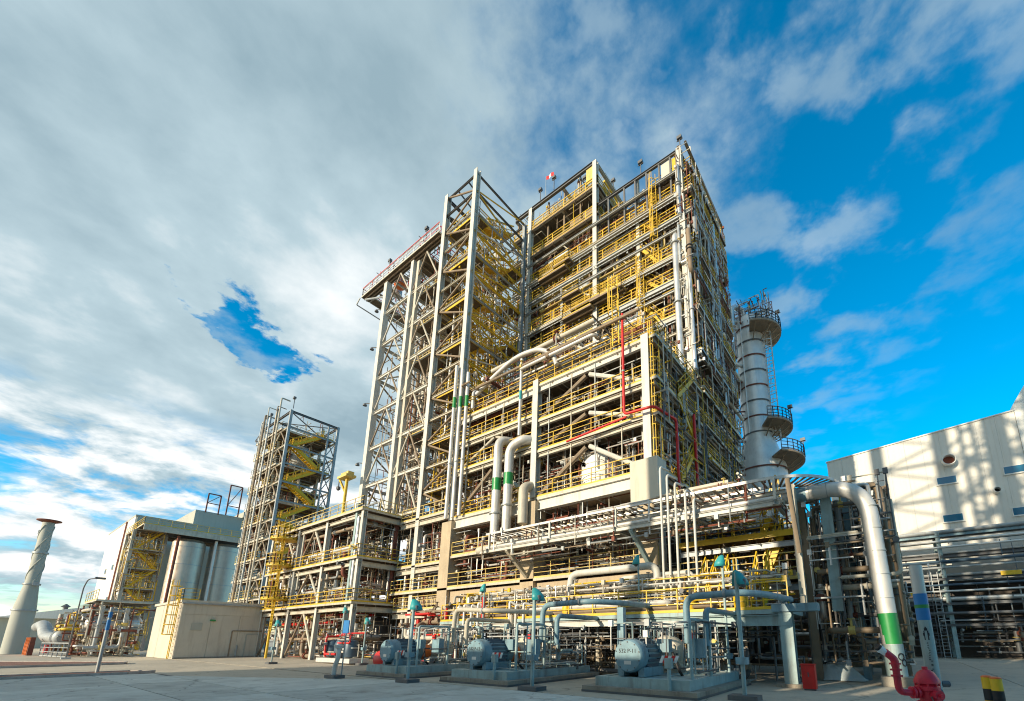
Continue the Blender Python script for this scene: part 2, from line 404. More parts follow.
def stair(t, p, q, width=0.9, m='yellow', axis='Y'):
    """flight from p (low) to q (high), running along the given axis"""
    p = Vector(p); q = Vector(q); s = Vector((width/2,0,0)) if axis == 'Y' else Vector((0,width/2,0))
    mb = MB()
    mb.bar(p-s, q-s, 0.07, 0.28); mb.bar(p+s, q+s, 0.07, 0.28)
    n = max(4, int((q.z-p.z)/0.24))
    for i in range(n):
        c = p.lerp(q, (i+0.5)/n)
        hx, hy = (width/2, 0.13) if axis == 'Y' else (0.13, width/2)
        mb.box(c.x-hx, c.x+hx, c.y-hy, c.y+hy, c.z-0.02, c.z+0.02)
    o = obj('stair_flight', mb, m, t)
    r = MB()
    for sg in (-1, 1):
        for hh in (0.55, 1.05): r.bar(p+s*sg+Vector((0,0,hh)), q+s*sg+Vector((0,0,hh)), 0.055)
        for i in range(5):
            c = p.lerp(q, i/4)+s*sg; r.bar(c, c+Vector((0,0,1.05)), 0.055)
    obj('handrail', r, m, o)
    return o
def ladder(t, x, y, z0, z1, m='yellow', face='f', cage=True):
    d = dict(f=Vector((0,-1,0)), r=Vector((1,0,0)), l=Vector((-1,0,0)))[face]; s = Vector((-d.y, d.x, 0))
    mb = MB(); b = Vector((x,y,0))
    for sg in (-1, 1): mb.bar(b+s*sg*0.24+Vector((0,0,z0)), b+s*sg*0.24+Vector((0,0,z1)), 0.06)
    z = z0+0.2
    while z < z1: mb.bar(b-s*0.24+Vector((0,0,z)), b+s*0.24+Vector((0,0,z)), 0.035); z += 0.32
    o = obj('ladder', mb, m, t)
    if cage:
        c = MB(); n = 8
        def P(k, z):
            a = math.pi*k/n
            return b + s*(0.38*math.cos(a)) + d*(0.72*math.sin(a)) + Vector((0,0,z))
        z = z0+2.2
        while z <= z1+0.9:
            for k in range(n): c.bar(P(k,z), P(k+1,z), 0.035, 0.07)
            z += 0.9
        for k in (1, 3, 4, 5, 7): c.bar(P(k,z0+2.2), P(k,z1+0.9), 0.04)
        obj('cage', c, m, o)
    return o
def vessel(t, c, r, L, axis='X', m='silver', name='vessel', bands=3):
    h = [(0.02, -L/2-r*0.5), (r*0.55, -L/2-r*0.42), (r*0.85, -L/2-r*0.22), (r, -L/2), (r, L/2), (r*0.85, L/2+r*0.22), (r*0.55, L/2+r*0.42), (0.02, L/2+r*0.5)]
    o = obj(name, MB().lathe(h, c, axis, 24), m, t)
    b = MB()
    for i in range(bands):
        zz = -L/2 + L*(i+0.5)/bands
        b.lathe([(r*1.0, zz-0.05), (r*1.035, zz-0.05), (r*1.035, zz+0.05), (r*1.0, zz+0.05)], c, axis, 24, cap=False)
    obj('band', b, 'grey', o)
    return o
def clutter(t, bx, n, seed, mats=('silver','pale','grey','cream','brown'), rmin=0.05, rmax=0.22, vert=0.4, valves=True):
    """pipe runs with elbows, flanges and valves inside a box of space"""
    rd = random.Random(seed); x0,x1,y0,y1,z0,z1 = bx
    for i in range(n):
        r = rmin + (rmax-rmin)*rd.random()**2.2
        p = Vector((rd.uniform(x0,x1), rd.uniform(y0,y1), rd.uniform(z0,z1)))
        pts = [p.copy()]; ax = 2 if rd.random() < vert else (0 if rd.random() < 0.65 else 1)
        for k in range(rd.choice((1,2,2,3))):
            lo, hi = ((x0,x1),(y0,y1),(z0,z1))[ax]
            tgt = rd.uniform(lo, hi)
            if abs(tgt-p[ax]) < 8*r: tgt = lo if p[ax]-lo > hi-p[ax] else hi
            q = p.copy(); q[ax] = tgt
            if (q-p).length > 0.3: pts.append(q); p = q
            ax = rd.choice([a for a in (0,1,2) if a != ax])
        if len(pts) < 2: continue
        mb = MB().path(pts, r, 8 if r < 0.12 else 12, bend=2.6*r, seg=4)
        o = obj('pipe', mb, rd.choice(mats), t)
        f = MB(); 
        for k in range(len(pts)-1):
            a, b = pts[k], pts[k+1]; d = (b-a)
            if d.length < 1: continue
            c = a.lerp(b, rd.uniform(0.3, 0.7)); d.normalize()
            for s in (-0.5, 0.5): f.tube(c+d*(s*1.6*r-0.02), c+d*(s*1.6*r+0.02), r*1.6, 10)
            if valves and rd.random() < 0.6:
                u = Vector((0,0,1)) if abs(d.z) < 0.5 else Vector((0,-1,0))
                f.tube(c, c+u*(r*2+0.22), r*0.4, 6); f.tube(c+u*(r*2+0.2), c+u*(r*2+0.23), r*0.6+0.07, 10)
                f.tube(c-d*r*0.8, c+d*r*0.8, r*1.35, 8)
        if f.v: obj('flange', f, rd.choice(('grey','brown','grey','dgrey','cyellow','brown','rust')), o, kind='stuff')
def floodlight(parent, x, y, z, name='floodlight'):
    mb = MB().tube((x,y,z), (x,y,z+1.5), 0.05, 6)
    mb.box(x-0.22, x+0.22, y-0.18, y+0.12, z+1.5, z+1.8); mb.bar((x-0.3,y,z+1.45),(x+0.3,y,z+1.45),0.05)
    return obj(name, mb, 'dgrey', parent)
def small_bore(t, bx, n, seed, mats=('cream','grey','brown','pale'), rmin=0.02, rmax=0.05, vert=0.45):
    """tangle of small-bore lines, conduits and little boxes too small to pick apart: one joined part for each paint"""
    rd = random.Random(seed); x0,x1,y0,y1,z0,z1 = bx
    mbs = {k: MB() for k in mats}
    for i in range(n):
        mb = mbs[rd.choice(mats)]; r = rd.uniform(rmin, rmax)
        p = Vector((rd.uniform(x0,x1), rd.uniform(y0,y1), rd.uniform(z0,z1))); ax = 2 if rd.random() < vert else (0 if rd.random() < 0.7 else 1)
        for k in range(rd.choice((1,2,3))):
            q = p.copy(); L = rd.uniform(0.8, 4.0)*rd.choice((-1,1)); lo, hi = ((x0,x1),(y0,y1),(z0,z1))[ax]
            q[ax] = min(hi, max(lo, p[ax]+L))
            if (q-p).length > 0.2: mb.tube(p, q, r, 5)
            if rd.random() < 0.1: mb.box(q.x-0.09,q.x+0.09,q.y-0.06,q.y+0.06,q.z-0.12,q.z+0.12)
            p = q; ax = rd.choice([a for a in (0,1,2) if a != ax])
    for k, mb in mbs.items():
        if mb.v: obj('small_bore_piping', mb, k, t, kind='stuff')
#@@GROUND
# ------------------------------------------------------------------ ground
g = MB().box(-3000, 3000, -3000, 3000, -0.6, -0.03)
ground = obj('ground', g, 'apron', None, kind='structure')
# road slabs in the foreground: each a slab with an open joint round it
road_edge = lambda x: 11.35 if x > -18 else (11.35 + (x+18)*0.36 if x > -32 else 0)
road = obj('road', MB().poly([(-33,-40),(40,-40),(40,11.35),(-18,11.35),(-29,6.4),(-32.0,6.2),(-33,1)], -0.028, -0.012), 'joint', None, kind='structure')
OFF[road.name] = Vector()
gp = 0.018
ycuts = [-40, -30, -22, -14, -8, -2.0, 4.0, 6.1, 11.35]
for j in range(len(ycuts)-1):
    xc = [-33.0, -25.0, -17.3, -12.9, -8.6, -4.1, 0.4, 5.0, 9.5, 18.6, 40]
    if j == len(ycuts)-2: xc = [-29.6] + xc[1:]
    for i in range(len(xc)-1):
        a, b, c, d = xc[i]+gp, xc[i+1]-gp, ycuts[j]+gp, ycuts[j+1]-gp
        pts = [(a,c),(b,c),(b,d),(a,d)]
        if i == 0 and j == len(ycuts)-2: pts = [(a,c),(b,c),(b,8.1)]
        elif i == 1 and j == len(ycuts)-2: pts = [(a,c),(b,c),(b,d),(-18,d),(a,8.15)]
        elif i == 0 and j >= 4: pts = [(a+0.3*(j-4),c),(b,c),(b,d),(a+0.3*(j-3),d)]
        obj('slab', MB().poly(pts, -0.011, 0.0), ('asphalt','slab2','slab3','asphalt')[(i*3+j*5) % 4], road)
# apron slabs between road and plant
apron = obj('apron', MB().poly([(-60,11.4),(40,11.4),(40,62),(-60,62)], -0.029, -0.022), 'joint', None, kind='structure')
for j, (c, d) in enumerate([(11.4, 20.4), (20.4, 29.0), (29.0, 38.0), (38, 50), (50, 62)]):
    for i in range(11):
        a, b = -60 + i*9.09, -60 + (i+1)*9.09
        obj('slab', MB().box(a+gp, b-gp, c+gp, d-gp, -0.02, -0.006 if j else -0.004), 'apron', apron)
def bed(name, pts, label):
    t = obj(name, MB().poly(pts, -0.03, 0.07), 'soil', None, label=label, cat='planting bed')
    k = MB()
    for i in range(len(pts)):
        a = Vector((*pts[i], 0.05)); b = Vector((*pts[(i+1) % len(pts)], 0.05)); k.bar(a, b, 0.14, 0.13)
    obj('kerb', k, 'kerb', t)
bed('gravel_bed', [(-32.6,-6),(-32.4,5.2),(-33.0,6.3),(-34.2,5.6),(-34.9,-6)], 'narrow red-brown gravel bed edged with kerb beside the grey road')
bed('gravel_bed', [(-46,-8),(-46.5,7.2),(-48.5,7.6),(-58,1),(-58,-8)], 'wider brown gravel bed in front of the tall flue stack')
#@@MAIN
# ------------------------------------------------------------------ high process block
XA, XB, XC = -28.7, -19.75, -10.7
YF, YM, YB = 21.4, 29.2, 38.8
hb = thing('process_block', (-19.7, 34, 0), 'tallest multi-level steel process block with yellow handrails on every floor', 'industrial structure')
LV = [24.0, 28.06, 31.5, 34.0, 37.8, 40.15]
for x in (XA, XB, XC):
    for y in (YM, YB):
        top = 50.4 if x < -15 else 44.7
        column(hb, x, y, 11.5 if y == YM else 0, top, 0.46, 'white' if y == YM else 'grey')
for x in (-24.2, -15.2): column(hb, x, YB, 0, 45, 0.4, 'grey')
column(hb, -15.2, YM+0.4, 28, 45.2, 0.34, 'white')
column(hb, -24.2, YM+0.4, 22, 40, 0.3, 'grey')
for i, z in enumerate(LV):
    fy = YM+0.06
    platform(hb, XA-2.5, XC+0.9, fy, YB, z, 'fr', 'byellow' if i % 2 else 'yellow', rth=0.06, jsp=1.6, edge='cream' if i in (1,3,5) else 'grey')
    for y in (YM-0.02, YM+1.2, YB):
        beam(hb, (XA-2.5, y, z-0.32), (XC+0.9, y, z-0.32), 0.2, 0.34, ('cream' if i % 2 else 'grey') if y < 29.5 else 'brown')
    for x in (XA, XB, XC, XC+0.8): beam(hb, (x, fy, z-0.5), (x, YB, z-0.5), 0.2, 0.4, 'brown')
    for k in range(11): obj('hanger', MB().bar((XA+0.9+1.65*k, YM+0.5, z-2.6 if z-2.6 > 20.4 else 20.4), (XA+0.9+1.65*k, YM+0.5, z-0.3), 0.08), 'brown' if k % 3 else 'grey', hb)
    if i < 6:
        # intermediate light beam and hand rail of equipment racks
        zz = z + 1.9
        beam(hb, (XA, YM-0.35, zz), (XC, YM-0.35, zz), 0.16, 0.22, 'grey' if i % 2 else 'cream')
        beam(hb, (XC+0.25, YM, zz), (XC+0.25, YB, zz), 0.16, 0.22, 'brown')
# small cantilever walkways standing off the front
rd = random.Random(3)
for i, z in enumerate(LV[:6]):
    for k in range(2 if i < 5 else 0):
        a = rd.uniform(XA, XC-4); b = a + rd.uniform(2.0, 3.6)
        platform(hb, a, min(b, XC+0.9), 28.3, 29.1, z + rd.choice((0.9, 1.5, -1.2)), 'flr', 'yellow', joist='X', jsp=0.5, edge='brown')
# bracing on the front and on the right side
for i in range(len(LV)-1):
    z0, z1 = LV[i], LV[i+1]-0.7
    if z1-z0 < 2: continue
    brace(hb, (XB, YM+0.1, z0), ((XA+XB)/2, YM+0.1, z1), 0.10, 'white' if i % 2 else 'cream')
    brace(hb, (XC, YM+0.6, z0), (XC, (YM+YB)/2, z1), 0.12, 'brown'); brace(hb, (XC, YB-0.4, z0), (XC, (YM+YB)/2, z1), 0.12, 'brown')
    if i % 2 == 0: brace(hb, (XC-0.3, YM+0.1, z0), ((XC+XB)/2, YM+0.1, z1), 0.10, 'cream')
# left part carries a higher head frame
for z in (43.8, 47.4, 50.4):
    beam(hb, (XA-2.5, YM, z), (XB, YM, z), 0.28, 0.42, 'dgrey' if z > 50 else 'cream'); beam(hb, (XA-2.5, YB, z), (XB, YB, z), 0.28, 0.4, 'brown')
    for x in (XA-2.5, -24.2, XB): beam(hb, (x, YM, z), (x, YB, z), 0.24, 0.38, 'cream')
platform(hb, XA-2.5, XB+0.3, 29.1, YB, 47.3, 'fr', 'byellow', rth=0.06, edge='brown')
platform(hb, XA-2.5, XB+0.3, 29.1, YB, 43.7, 'fr', 'byellow', rth=0.06, edge='brown')
platform(hb, XA-1.5, XB-3, 31.5, YB, 50.5, 'f', 'yellow', edge='brown')
for x in (-31.2, -26.5, -24.2, -22): column(hb, x, YM+0.5, 43.8, 50.4, 0.16, 'brown', 'box')
obj('wall_panel', MB().box(-30.5, -24.4, 29.9, 30.05, 47.5, 48.9), 'yellow', hb)
obj('wall_panel', MB().box(-23.6, -20.2, 29.9, 30.05, 44.2, 45.9), 'brown', hb)
obj('wall_panel', MB().box(-20.9, -19.95, YM-0.05, YM+0.07, 48.2, 50.1), 'cyellow', hb)
# right part: open head frame
for y in (YM, YB):
    for z in (42.3, 44.6):
        beam(hb, (XB, y, z), (XC, y, z), 0.22, 0.3, 'dgrey' if y == YM else 'brown')
    for x in (-18.2, -16.4, -15.2, -14.0, -12.7, -11.6): column(hb, x, y, 40.2, 44.6, 0.15, 'dgrey' if y == YM else 'brown', 'box')
for z in (42.3, 44.6):
    for x in (XC, XC+0.7): beam(hb, (x, YM-0.3, z), (x, YB, z), 0.2, 0.3, 'brown')
obj('wall_panel', MB().box(-12.55, -11.7, YM+0.1, YM+0.2, 42.6, 44.4), 'panel', hb)
obj('wall_panel', MB().box(-11.5, -10.95, YM+0.1, YM+0.2, 42.5, 44.3), 'yellow', hb)
obj('wall_panel', MB().box(-14.9, -11.8, YM+1.1, YM+1.2, 40.3, 42.2), 'cyellow', hb)
obj('parapet', MB().box(-14.0, XC+0.1, YM+0.2, YM+0.3, 44.8, 45.0), 'cyellow', hb)
platform(hb, -19.6, -16.6, YM+0.3, 33, 42.3, 'f', 'yellow', joist=None, edge='brown')
platform(hb, -13.8, XC+0.9, 29.4, 31.5, 42.3, 'fr', 'yellow', edge='brown')
platform(hb, XC-2.0, XC+0.9, 31.6, YB, 42.25, 'r', 'yellow', edge='brown')
# yellow clad bits, stair and ladder strip near the right corner
for z0, z1 in zip(LV[:-1], LV[1:]):
    stair(hb, (-13.1, 29.9, z0), (-15.6, 29.9, z1), 0.7, 'yellow', 'X')
ladder(hb, -13.3, 29.1, 34.0, 42.3, 'yellow', 'f'); ladder(hb, -14.8, 29.1, 24.0, 34.0, 'yellow', 'f')
# equipment inside
rd = random.Random(11)
for i, z in enumerate(LV[:-1]):
    vessel(hb, (rd.uniform(-26,-22), 31.6, z+1.5), 0.9, 3.6, 'X', rd.choice(('brown','silver','grey')))
    vessel(hb, (rd.uniform(-17,-14), 32.2, z+1.4), 0.8, 2.6, rd.choice('XY'), rd.choice(('silver','grey','brown')))
    obj('duct', MB().box(-28+rd.random()*4, -16, 34.5, 36.4, z+0.3, z+2.2), rd.choice(('brown','dgrey','grey')), hb)
    obj('duct', MB().box(-12.6, -11.4, 31+rd.random()*2, 36, z+0.4, z+1.9), rd.choice(('brown','dgrey')), hb)
rd = random.Random(17)  # dark blocks added so the interior reads as shaded
for i, z in enumerate([20.3]+LV[:-1]+[40.15]):
    zt = ([24.0]+LV[1:]+[44.0])[i]-0.9
    x = XA-1.5
    while x < XC-1.2:
        w = rd.uniform(1.2, 3.0); x1 = min(x+w, XC-0.5)
        if i < 6 or x1 < XB: obj('interior_shade_block', MB().box(x, x1-0.1, 30.8+rd.random()*2.2, 34.2+rd.random(), z+0.02, z+(zt-z)*rd.uniform(0.6,1.0)), rd.choice(('brown','dgrey','brown','rust','grate')), hb)
        x += w + rd.choice((0,0,0.5))
    if i < 6: obj('interior_shade_block', MB().box(XC-1.9, XC-0.8, 30.2, 37.9, z+0.02, z+(zt-z)*rd.uniform(0.7,1.0)), rd.choice(('brown','dgrey')), hb)
clutter(hb, (XA-2, XC, 29.4, 31.5, 24.2, 42), 190, 21, ('silver','grey','brown','brown','cyellow','rust'), 0.04, 0.14, 0.35)
clutter(hb, (XC-0.3, XC+0.8, 28.6, 38.5, 22, 42.5), 80, 22, ('silver','grey','brown','pale'), 0.05, 0.2, 0.45)
clutter(hb, (-19.5, -11, 29.4, 33, 40.4, 43.6), 26, 23, ('brown','cream','grey'), 0.05, 0.16, 0.3)
clutter(hb, (-27, -19.9, 29.5, 36, 47.5, 51.2), 26, 24, ('brown','cream','grey','yellow'), 0.05, 0.18, 0.4)
for x, y, z in ((-25.2,29.0,50.6),(-22.4,31,50.6),(-19.9,33,50.5),(-19.6,30.5,44.7),(-14.6,29.3,44.7),(-10.7,29.5,44.7),(-11.2,36,44.7),(-27.3,29.1,50.5)):
    floodlight(hb, x, y, z)
for y, h in ((30.5, 2.4), (32.7, 1.6), (35.2, 1.7), (37.4, 1.3)):
    obj('vent_pipe', MB().path([(XC+0.6,y,42.9),(XC+0.6,y,43.6+h),(XC+0.3,y,43.6+h)], 0.09, 8), 'pale', hb)
small_bore(hb, (XA-2, XC+0.4, 29.5, 31.2, 24.1, 43.5), 900, 201, ('cream','grey','brown','yellow','rust','brown','brown'))
small_bore(hb, (XC-0.2, XC+1.0, 28.4, 38.6, 20.5, 43.8), 420, 202, ('grey','brown','cream','pale','rust'))
small_bore(hb, (XA-2, XB, 29.3, 36, 43.9, 51.6), 150, 203, ('brown','cream','yellow','grey'))
for i, z in enumerate(LV):
    for k in range(5):
        xa = XA + 3.6*k + (0.8 if i % 2 else 0); up = (k+i) % 2
        brace(hb, (xa, YM+0.4, z+0.1 if up else z+2.9), (xa+2.2, YM+0.4, z+2.9 if up else z+0.1), 0.06, ('cream','grey','brown')[(i+k)%3])
    tr = MB()
    for yy in (29.0, 28.7): tr.bar((XA-2,yy,z-0.9),(XC,yy,z-0.9),0.03,0.1)
    for k in range(58): tr.bar((XA-2+0.345*k,29.0,z-0.92),(XA-2+0.345*k,28.7,z-0.92),0.05,0.03)
    obj('cable_tray', tr, 'grey', hb)
for k, (x, z, r_, L_) in enumerate(((-22.6,36.2,0.55,3.2),(-26.2,30.0,0.5,3.0),(-17.2,35.6,0.4,2.6),(-24.8,41.8,0.5,2.6),(-16.4,29.8,0.5,2.8))):
    vessel(hb, (x, 29.9, z), r_, L_, 'X', ('grey','silver','brown','grey','silver')[k], 'exchanger', 5)
# tall silver risers at its right corner
for k, (x, y, z0, z1, r, lab) in enumerate(((-11.35,28.75,21.5,35.6,0.26,'thick pale riser pipe at the right corner of the tall block, capped by an elbow'),
        (-10.3,28.9,22.0,33.0,0.16,'slimmer riser pipe just right of the thick corner riser on the tall block'))):
    t = obj('riser_pipe', MB().path([(x,y,z0),(x,y,z1),(x-0.2,y+2.2,z1)], r, 14, bend=0.8), 'silver', None, label=lab, cat='pipe')
    for z in (z0+0.1, (z0+z1)/2, z1-1.2): obj('flange', MB().tube((x,y,z-0.05),(x,y,z+0.05), r*1.5, 14), 'grey', t)
# red and white flag
fl = thing('flag', (-26.6, 29.2, 50.6), 'small red and white flag on a short pole on the tall block roof', 'flag')
obj('pole', MB().tube((-26.6,29.2,50.6),(-26.6,29.2,53.8),0.03,6), 'grey', fl)
for k in range(3):
    mb = MB(); x0 = -26.55+k*0.34; n0 = len(mb.v)
    mb.prism([(x0,29.2+0.08*(k%2),53.2),(x0+0.34,29.2+0.08*((k+1)%2),53.15),(x0+0.34,29.2+0.08*((k+1)%2),53.65),(x0,29.2+0.08*(k%2),53.7)], (0,0.015,0))
    obj('stripe', mb, 'signwhite' if k == 1 else 'red', fl)

# ------------------------------------------------------------------ lower front block
lb = thing('front_block', (-19.7, 25, 0), 'lower front process block on thick beige concrete columns with chevron bracing', 'industrial structure')
for x in (XA, XB, XC):
    obj('concrete_column', MB().box(x-0.6, x+0.6, YF-0.55, YF+0.55, 0, 11.0), 'concrete', lb)
    obj('concrete_column', MB().box(x-0.6, x+0.6, YM-0.55, YM+0.55, 0, 11.4), 'concrete', lb)
for x in (-36.0,):
    obj('concrete_column', MB().box(x-0.5, x+0.5, YM-0.5, YM+0.5, 0, 11.0), 'concrete', lb)
column(lb, XB, YF, 11.4, 20.6, 0.5, 'white', 'H'); column(lb, XC, YF, 11.4, 20.4, 0.5, 'white', 'H')
column(lb, XA+0.0, YM-4, 11.4, 20.2, 0.35, 'cream')
# concrete floors
obj('concrete_slab', MB().box(-36, -9.6, 22.1, 38.9, 5.0, 5.6), 'concrete', lb)
obj('concrete_slab', MB().box(XA-0.6, XC+0.5, 22.1, 38.9, 10.6, 11.2), 'concrete', lb)
for x0, x1 in ((XA+0.6, XB-0.6), (XB+0.6, XC-0.6)):
    obj('concrete_girder', MB().box(x0, x1, YF-0.25, YF+0.5, 4.35, 5.35), 'concrete', lb)
    obj('girder', MB().ibeam((x0, YF-0.15, 10.75), (x1, YF-0.15, 10.75), 0.4, 0.8, 0.05), 'white', lb)
obj('concrete_girder', MB().box(-36, XA-0.6, YF+0.3, YF+0.9, 4.5, 5.4), 'concrete', lb)
obj('concrete_girder', MB().box(XC+0.6, -3.4, YF+1.0, YF+1.7, 3.6, 4.4), 'concrete', lb)
# floors
LEFT = [11.4, 15.45, 17.9, 20.2]; RIGHT = [11.4, 14.9, 17.3, 20.2]
for zs, x0, x1 in ((LEFT, XA, XB), (RIGHT, XB, XC)):
    for i, z in enumerate(zs):
        platform(lb, x0+0.1 if x0 == XA else x0+0.08, x1-0.08 if x1 == XB else x1+0.7, YF-0.08, YM+ (0 if z > 20 else 6), z, 'f' + ('r' if x1 == XC else ''), 'yellow', jsp=1.5)
        beam(lb, (x0, YF+0.02, z-0.36), (x1, YF+0.02, z-0.36), 0.2, 0.26 if z < 20 else 0.42, 'cream' if z < 20 else 'white')
        beam(lb, (x0, YM-0.3, z-0.55), (x1, YM-0.3, z-0.55), 0.3, 0.5, 'brown')
        if x1 == XC:
            beam(lb, (XC+0.05, YF, z-0.62), (XC+0.05, YB, z-0.62), 0.3, 0.5, 'cream'); beam(lb, (XC+0.62, YF-0.3, z-0.5), (XC+0.62, YB, z-0.5), 0.2, 0.4, 'brown')
for z in RIGHT: platform(lb, XC-0.2, XC+0.9, YM, YB, z+0.05, 'r', 'yellow', joist='X')
platform(lb, XA, XC-0.4, 24.2, 27.8, 22.5, 'f', 'yellow', jsp=2)
# inverted V braces
for z0, z1, x0, x1 in [(RIGHT[i]+0.1, RIGHT[i+1]-0.75, XB, XC) for i in range(3)] + [(LEFT[0]+0.1, LEFT[1]-0.75, XA, XB)]:
    xm = (x0+x1)/2
    brace(lb, (xm+0.15, YF+0.12, z1), (x1-0.25, YF+0.12, z0), 0.16, 'white'); brace(lb, (xm-0.15, YF+0.12, z1), (x0+0.25, YF+0.12, z0), 0.16, 'brown')
brace(lb, (XA+0.3, YF+0.12, 15.5), (XA+4.4, YF+0.12, 17.4), 0.12, 'cream'); brace(lb, (XB-0.3, YF+0.12, 15.5), (XA+4.6, YF+0.12, 17.4), 0.12, 'cream')
for i in range(3):
    z0, z1 = RIGHT[i], RIGHT[i+1]-0.8
    brace(lb, (XC, YF+0.3, z0), (XC, (YF+YM)/2, z1), 0.13, 'brown'); brace(lb, (XC, YM-0.3, z0), (XC, (YF+YM)/2, z1), 0.13, 'brown')
# yellow stairs and cage ladder on the right side
for i in range(3):
    stair(lb, (XC+0.45, 24.2+ (3 if i % 2 else 0), RIGHT[i]), (XC+0.45, 27.2 - (3 if i % 2 else 0), RIGHT[i+1]), 0.7, 'byellow', 'Y')
ladder(lb, XC+0.35, YF+0.6, 9.3, 20.4, 'byellow', 'f')
ladder(lb, -12.6, YF-0.5, 20.3, 24.1, 'byellow', 'f')
for i in range(6):  # dark back panels added to hide the sky and imitate unlit depth
    x0 = XA-7.6 + i*4.3
    for z0, z1 in ((5.7, 10.4), (11.5, 15.2), (15.5, 20.0)):
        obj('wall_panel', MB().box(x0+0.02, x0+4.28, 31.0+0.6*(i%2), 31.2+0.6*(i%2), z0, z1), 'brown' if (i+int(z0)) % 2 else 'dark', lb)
for i in range(2): obj('wall_panel', MB().box(-11.6, -11.5, 31.5+3.6*i, 35.0+3.6*i, 0.0, 20), 'dark', lb)  # dark side panels, same stand-in for the unlit interior
# dark panels added as the shaded depth behind the ground floor
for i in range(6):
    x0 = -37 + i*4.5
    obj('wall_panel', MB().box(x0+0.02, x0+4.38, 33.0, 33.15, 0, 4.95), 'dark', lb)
# lower rails
platform(lb, -36, XC+0.6, 20.9, 22.0, 5.62, 'f', 'cyellow', jsp=1.6, joist='X')
platform(lb, XA+0.7, XB-0.7, 21.0, 22.0, 8.1, 'f', 'cyellow', jsp=0.5, joist='X')
platform(lb, XB+0.7, XC-0.7, 21.9, 23.0, 8.1, 'f', 'cyellow', jsp=0.5, joist='X')
# equipment
tk = obj('drum', MB().lathe([(1.5,11.45),(1.5,13.4),(1.35,13.8),(0.9,14.1),(0.3,14.25),(0.02,14.26)], (-15.3,23.4,0), 'Z', 32), 'wallw', lb)
vessel(lb, (-24.5, 24.8, 13.0), 1.2, 4.0, 'X', 'brown'); vessel(lb, (-23.5, 25.5, 7.6), 1.3, 4.4, 'X', 'grey')
vessel(lb, (-14.5, 25.5, 7.5), 1.2, 4.0, 'X', 'brown'); vessel(lb, (-16.5, 26, 16.2), 0.9, 3, 'X', 'silver'); vessel(lb, (-24.5, 26, 22.0), 0.9, 4, 'X', 'silver')
for x, r, z0, z1 in ((-26, 0.9, 0.4, 4.2), (-22.6, 0.8, 0.4, 3.6), (-16.5, 1.0, 0.4, 4.4), (-12.6, 0.7, 0.4, 3.8)):
    vessel(lb, (x, 25.5, (z0+z1)/2), r, z1-z0-r, 'Z', 'dgrey')
clutter(lb, (XA+0.5, XB-0.5, 22.2, 26, 11.6, 20), 45, 31, ('silver','pale','cream','brown','rust'), 0.05, 0.22, 0.4)
clutter(lb, (XB+0.5, XC-0.4, 22.4, 26, 11.6, 20), 40, 32, ('silver','cream','brown','rust','grey'), 0.05, 0.2, 0.35)
clutter(lb, (XA, XC, 20.6, 27.5, 20.4, 23.6), 46, 33, ('silver','cream','brown','pale','rust'), 0.05, 0.18, 0.3)
clutter(lb, (XA-6, XC, 21.6, 25, 5.8, 10.4), 60, 34, ('cream','brown','pale','grey','rust'), 0.05, 0.2, 0.4)
clutter(lb, (XC-0.2, XC+0.9, 22, 38, 11.5, 20.5), 46, 35, ('silver','grey','brown','pale','dgrey'), 0.06, 0.22, 0.45)
small_bore(lb, (XA+0.3, XC+0.3, 21.9, 24.8, 11.5, 20.1), 640, 211, ('cream','grey','brown','rust','pale'))
small_bore(lb, (XA, XC, 21.4, 27.5, 20.3, 23.4), 240, 212, ('cream','brown','cyellow','rust','grey'))
small_bore(lb, (XA-6.5, XC+0.5, 21.3, 24.5, 5.7, 10.6), 340, 213, ('cream','brown','grey','pale','rust'))
small_bore(lb, (XC+0.1, XC+1.1, 21.5, 38.5, 11.2, 20.5), 300, 214, ('grey','brown','cream','dgrey','yellow'))
small_bore(lb, (XA-6.5, XC+0.5, 21.6, 27, 0.2, 4.2), 260, 215, ('cream','brown','grey','dgrey'))
for i, z in enumerate(LEFT[:3]):
    for k in range(4): obj('hanger', MB().bar((XA+1.4+2*k,YF-0.02,z),(XA+1.4+2*k,YF-0.02,LEFT[i+1]-0.2),0.07), 'cream', lb)
for i, z in enumerate(RIGHT[:3]):
    for k in range(4): obj('hanger', MB().bar((XB+1.2+2*k,YF-0.02,z),(XB+1.2+2*k,YF-0.02,RIGHT[i+1]-0.2),0.06), 'cream' if k % 2 else 'grey', lb)
obj('cladding_box', MB().box(-11.5, -9.75, 20.45, 21.6, 9.3, 11.75), 'panel', lb)
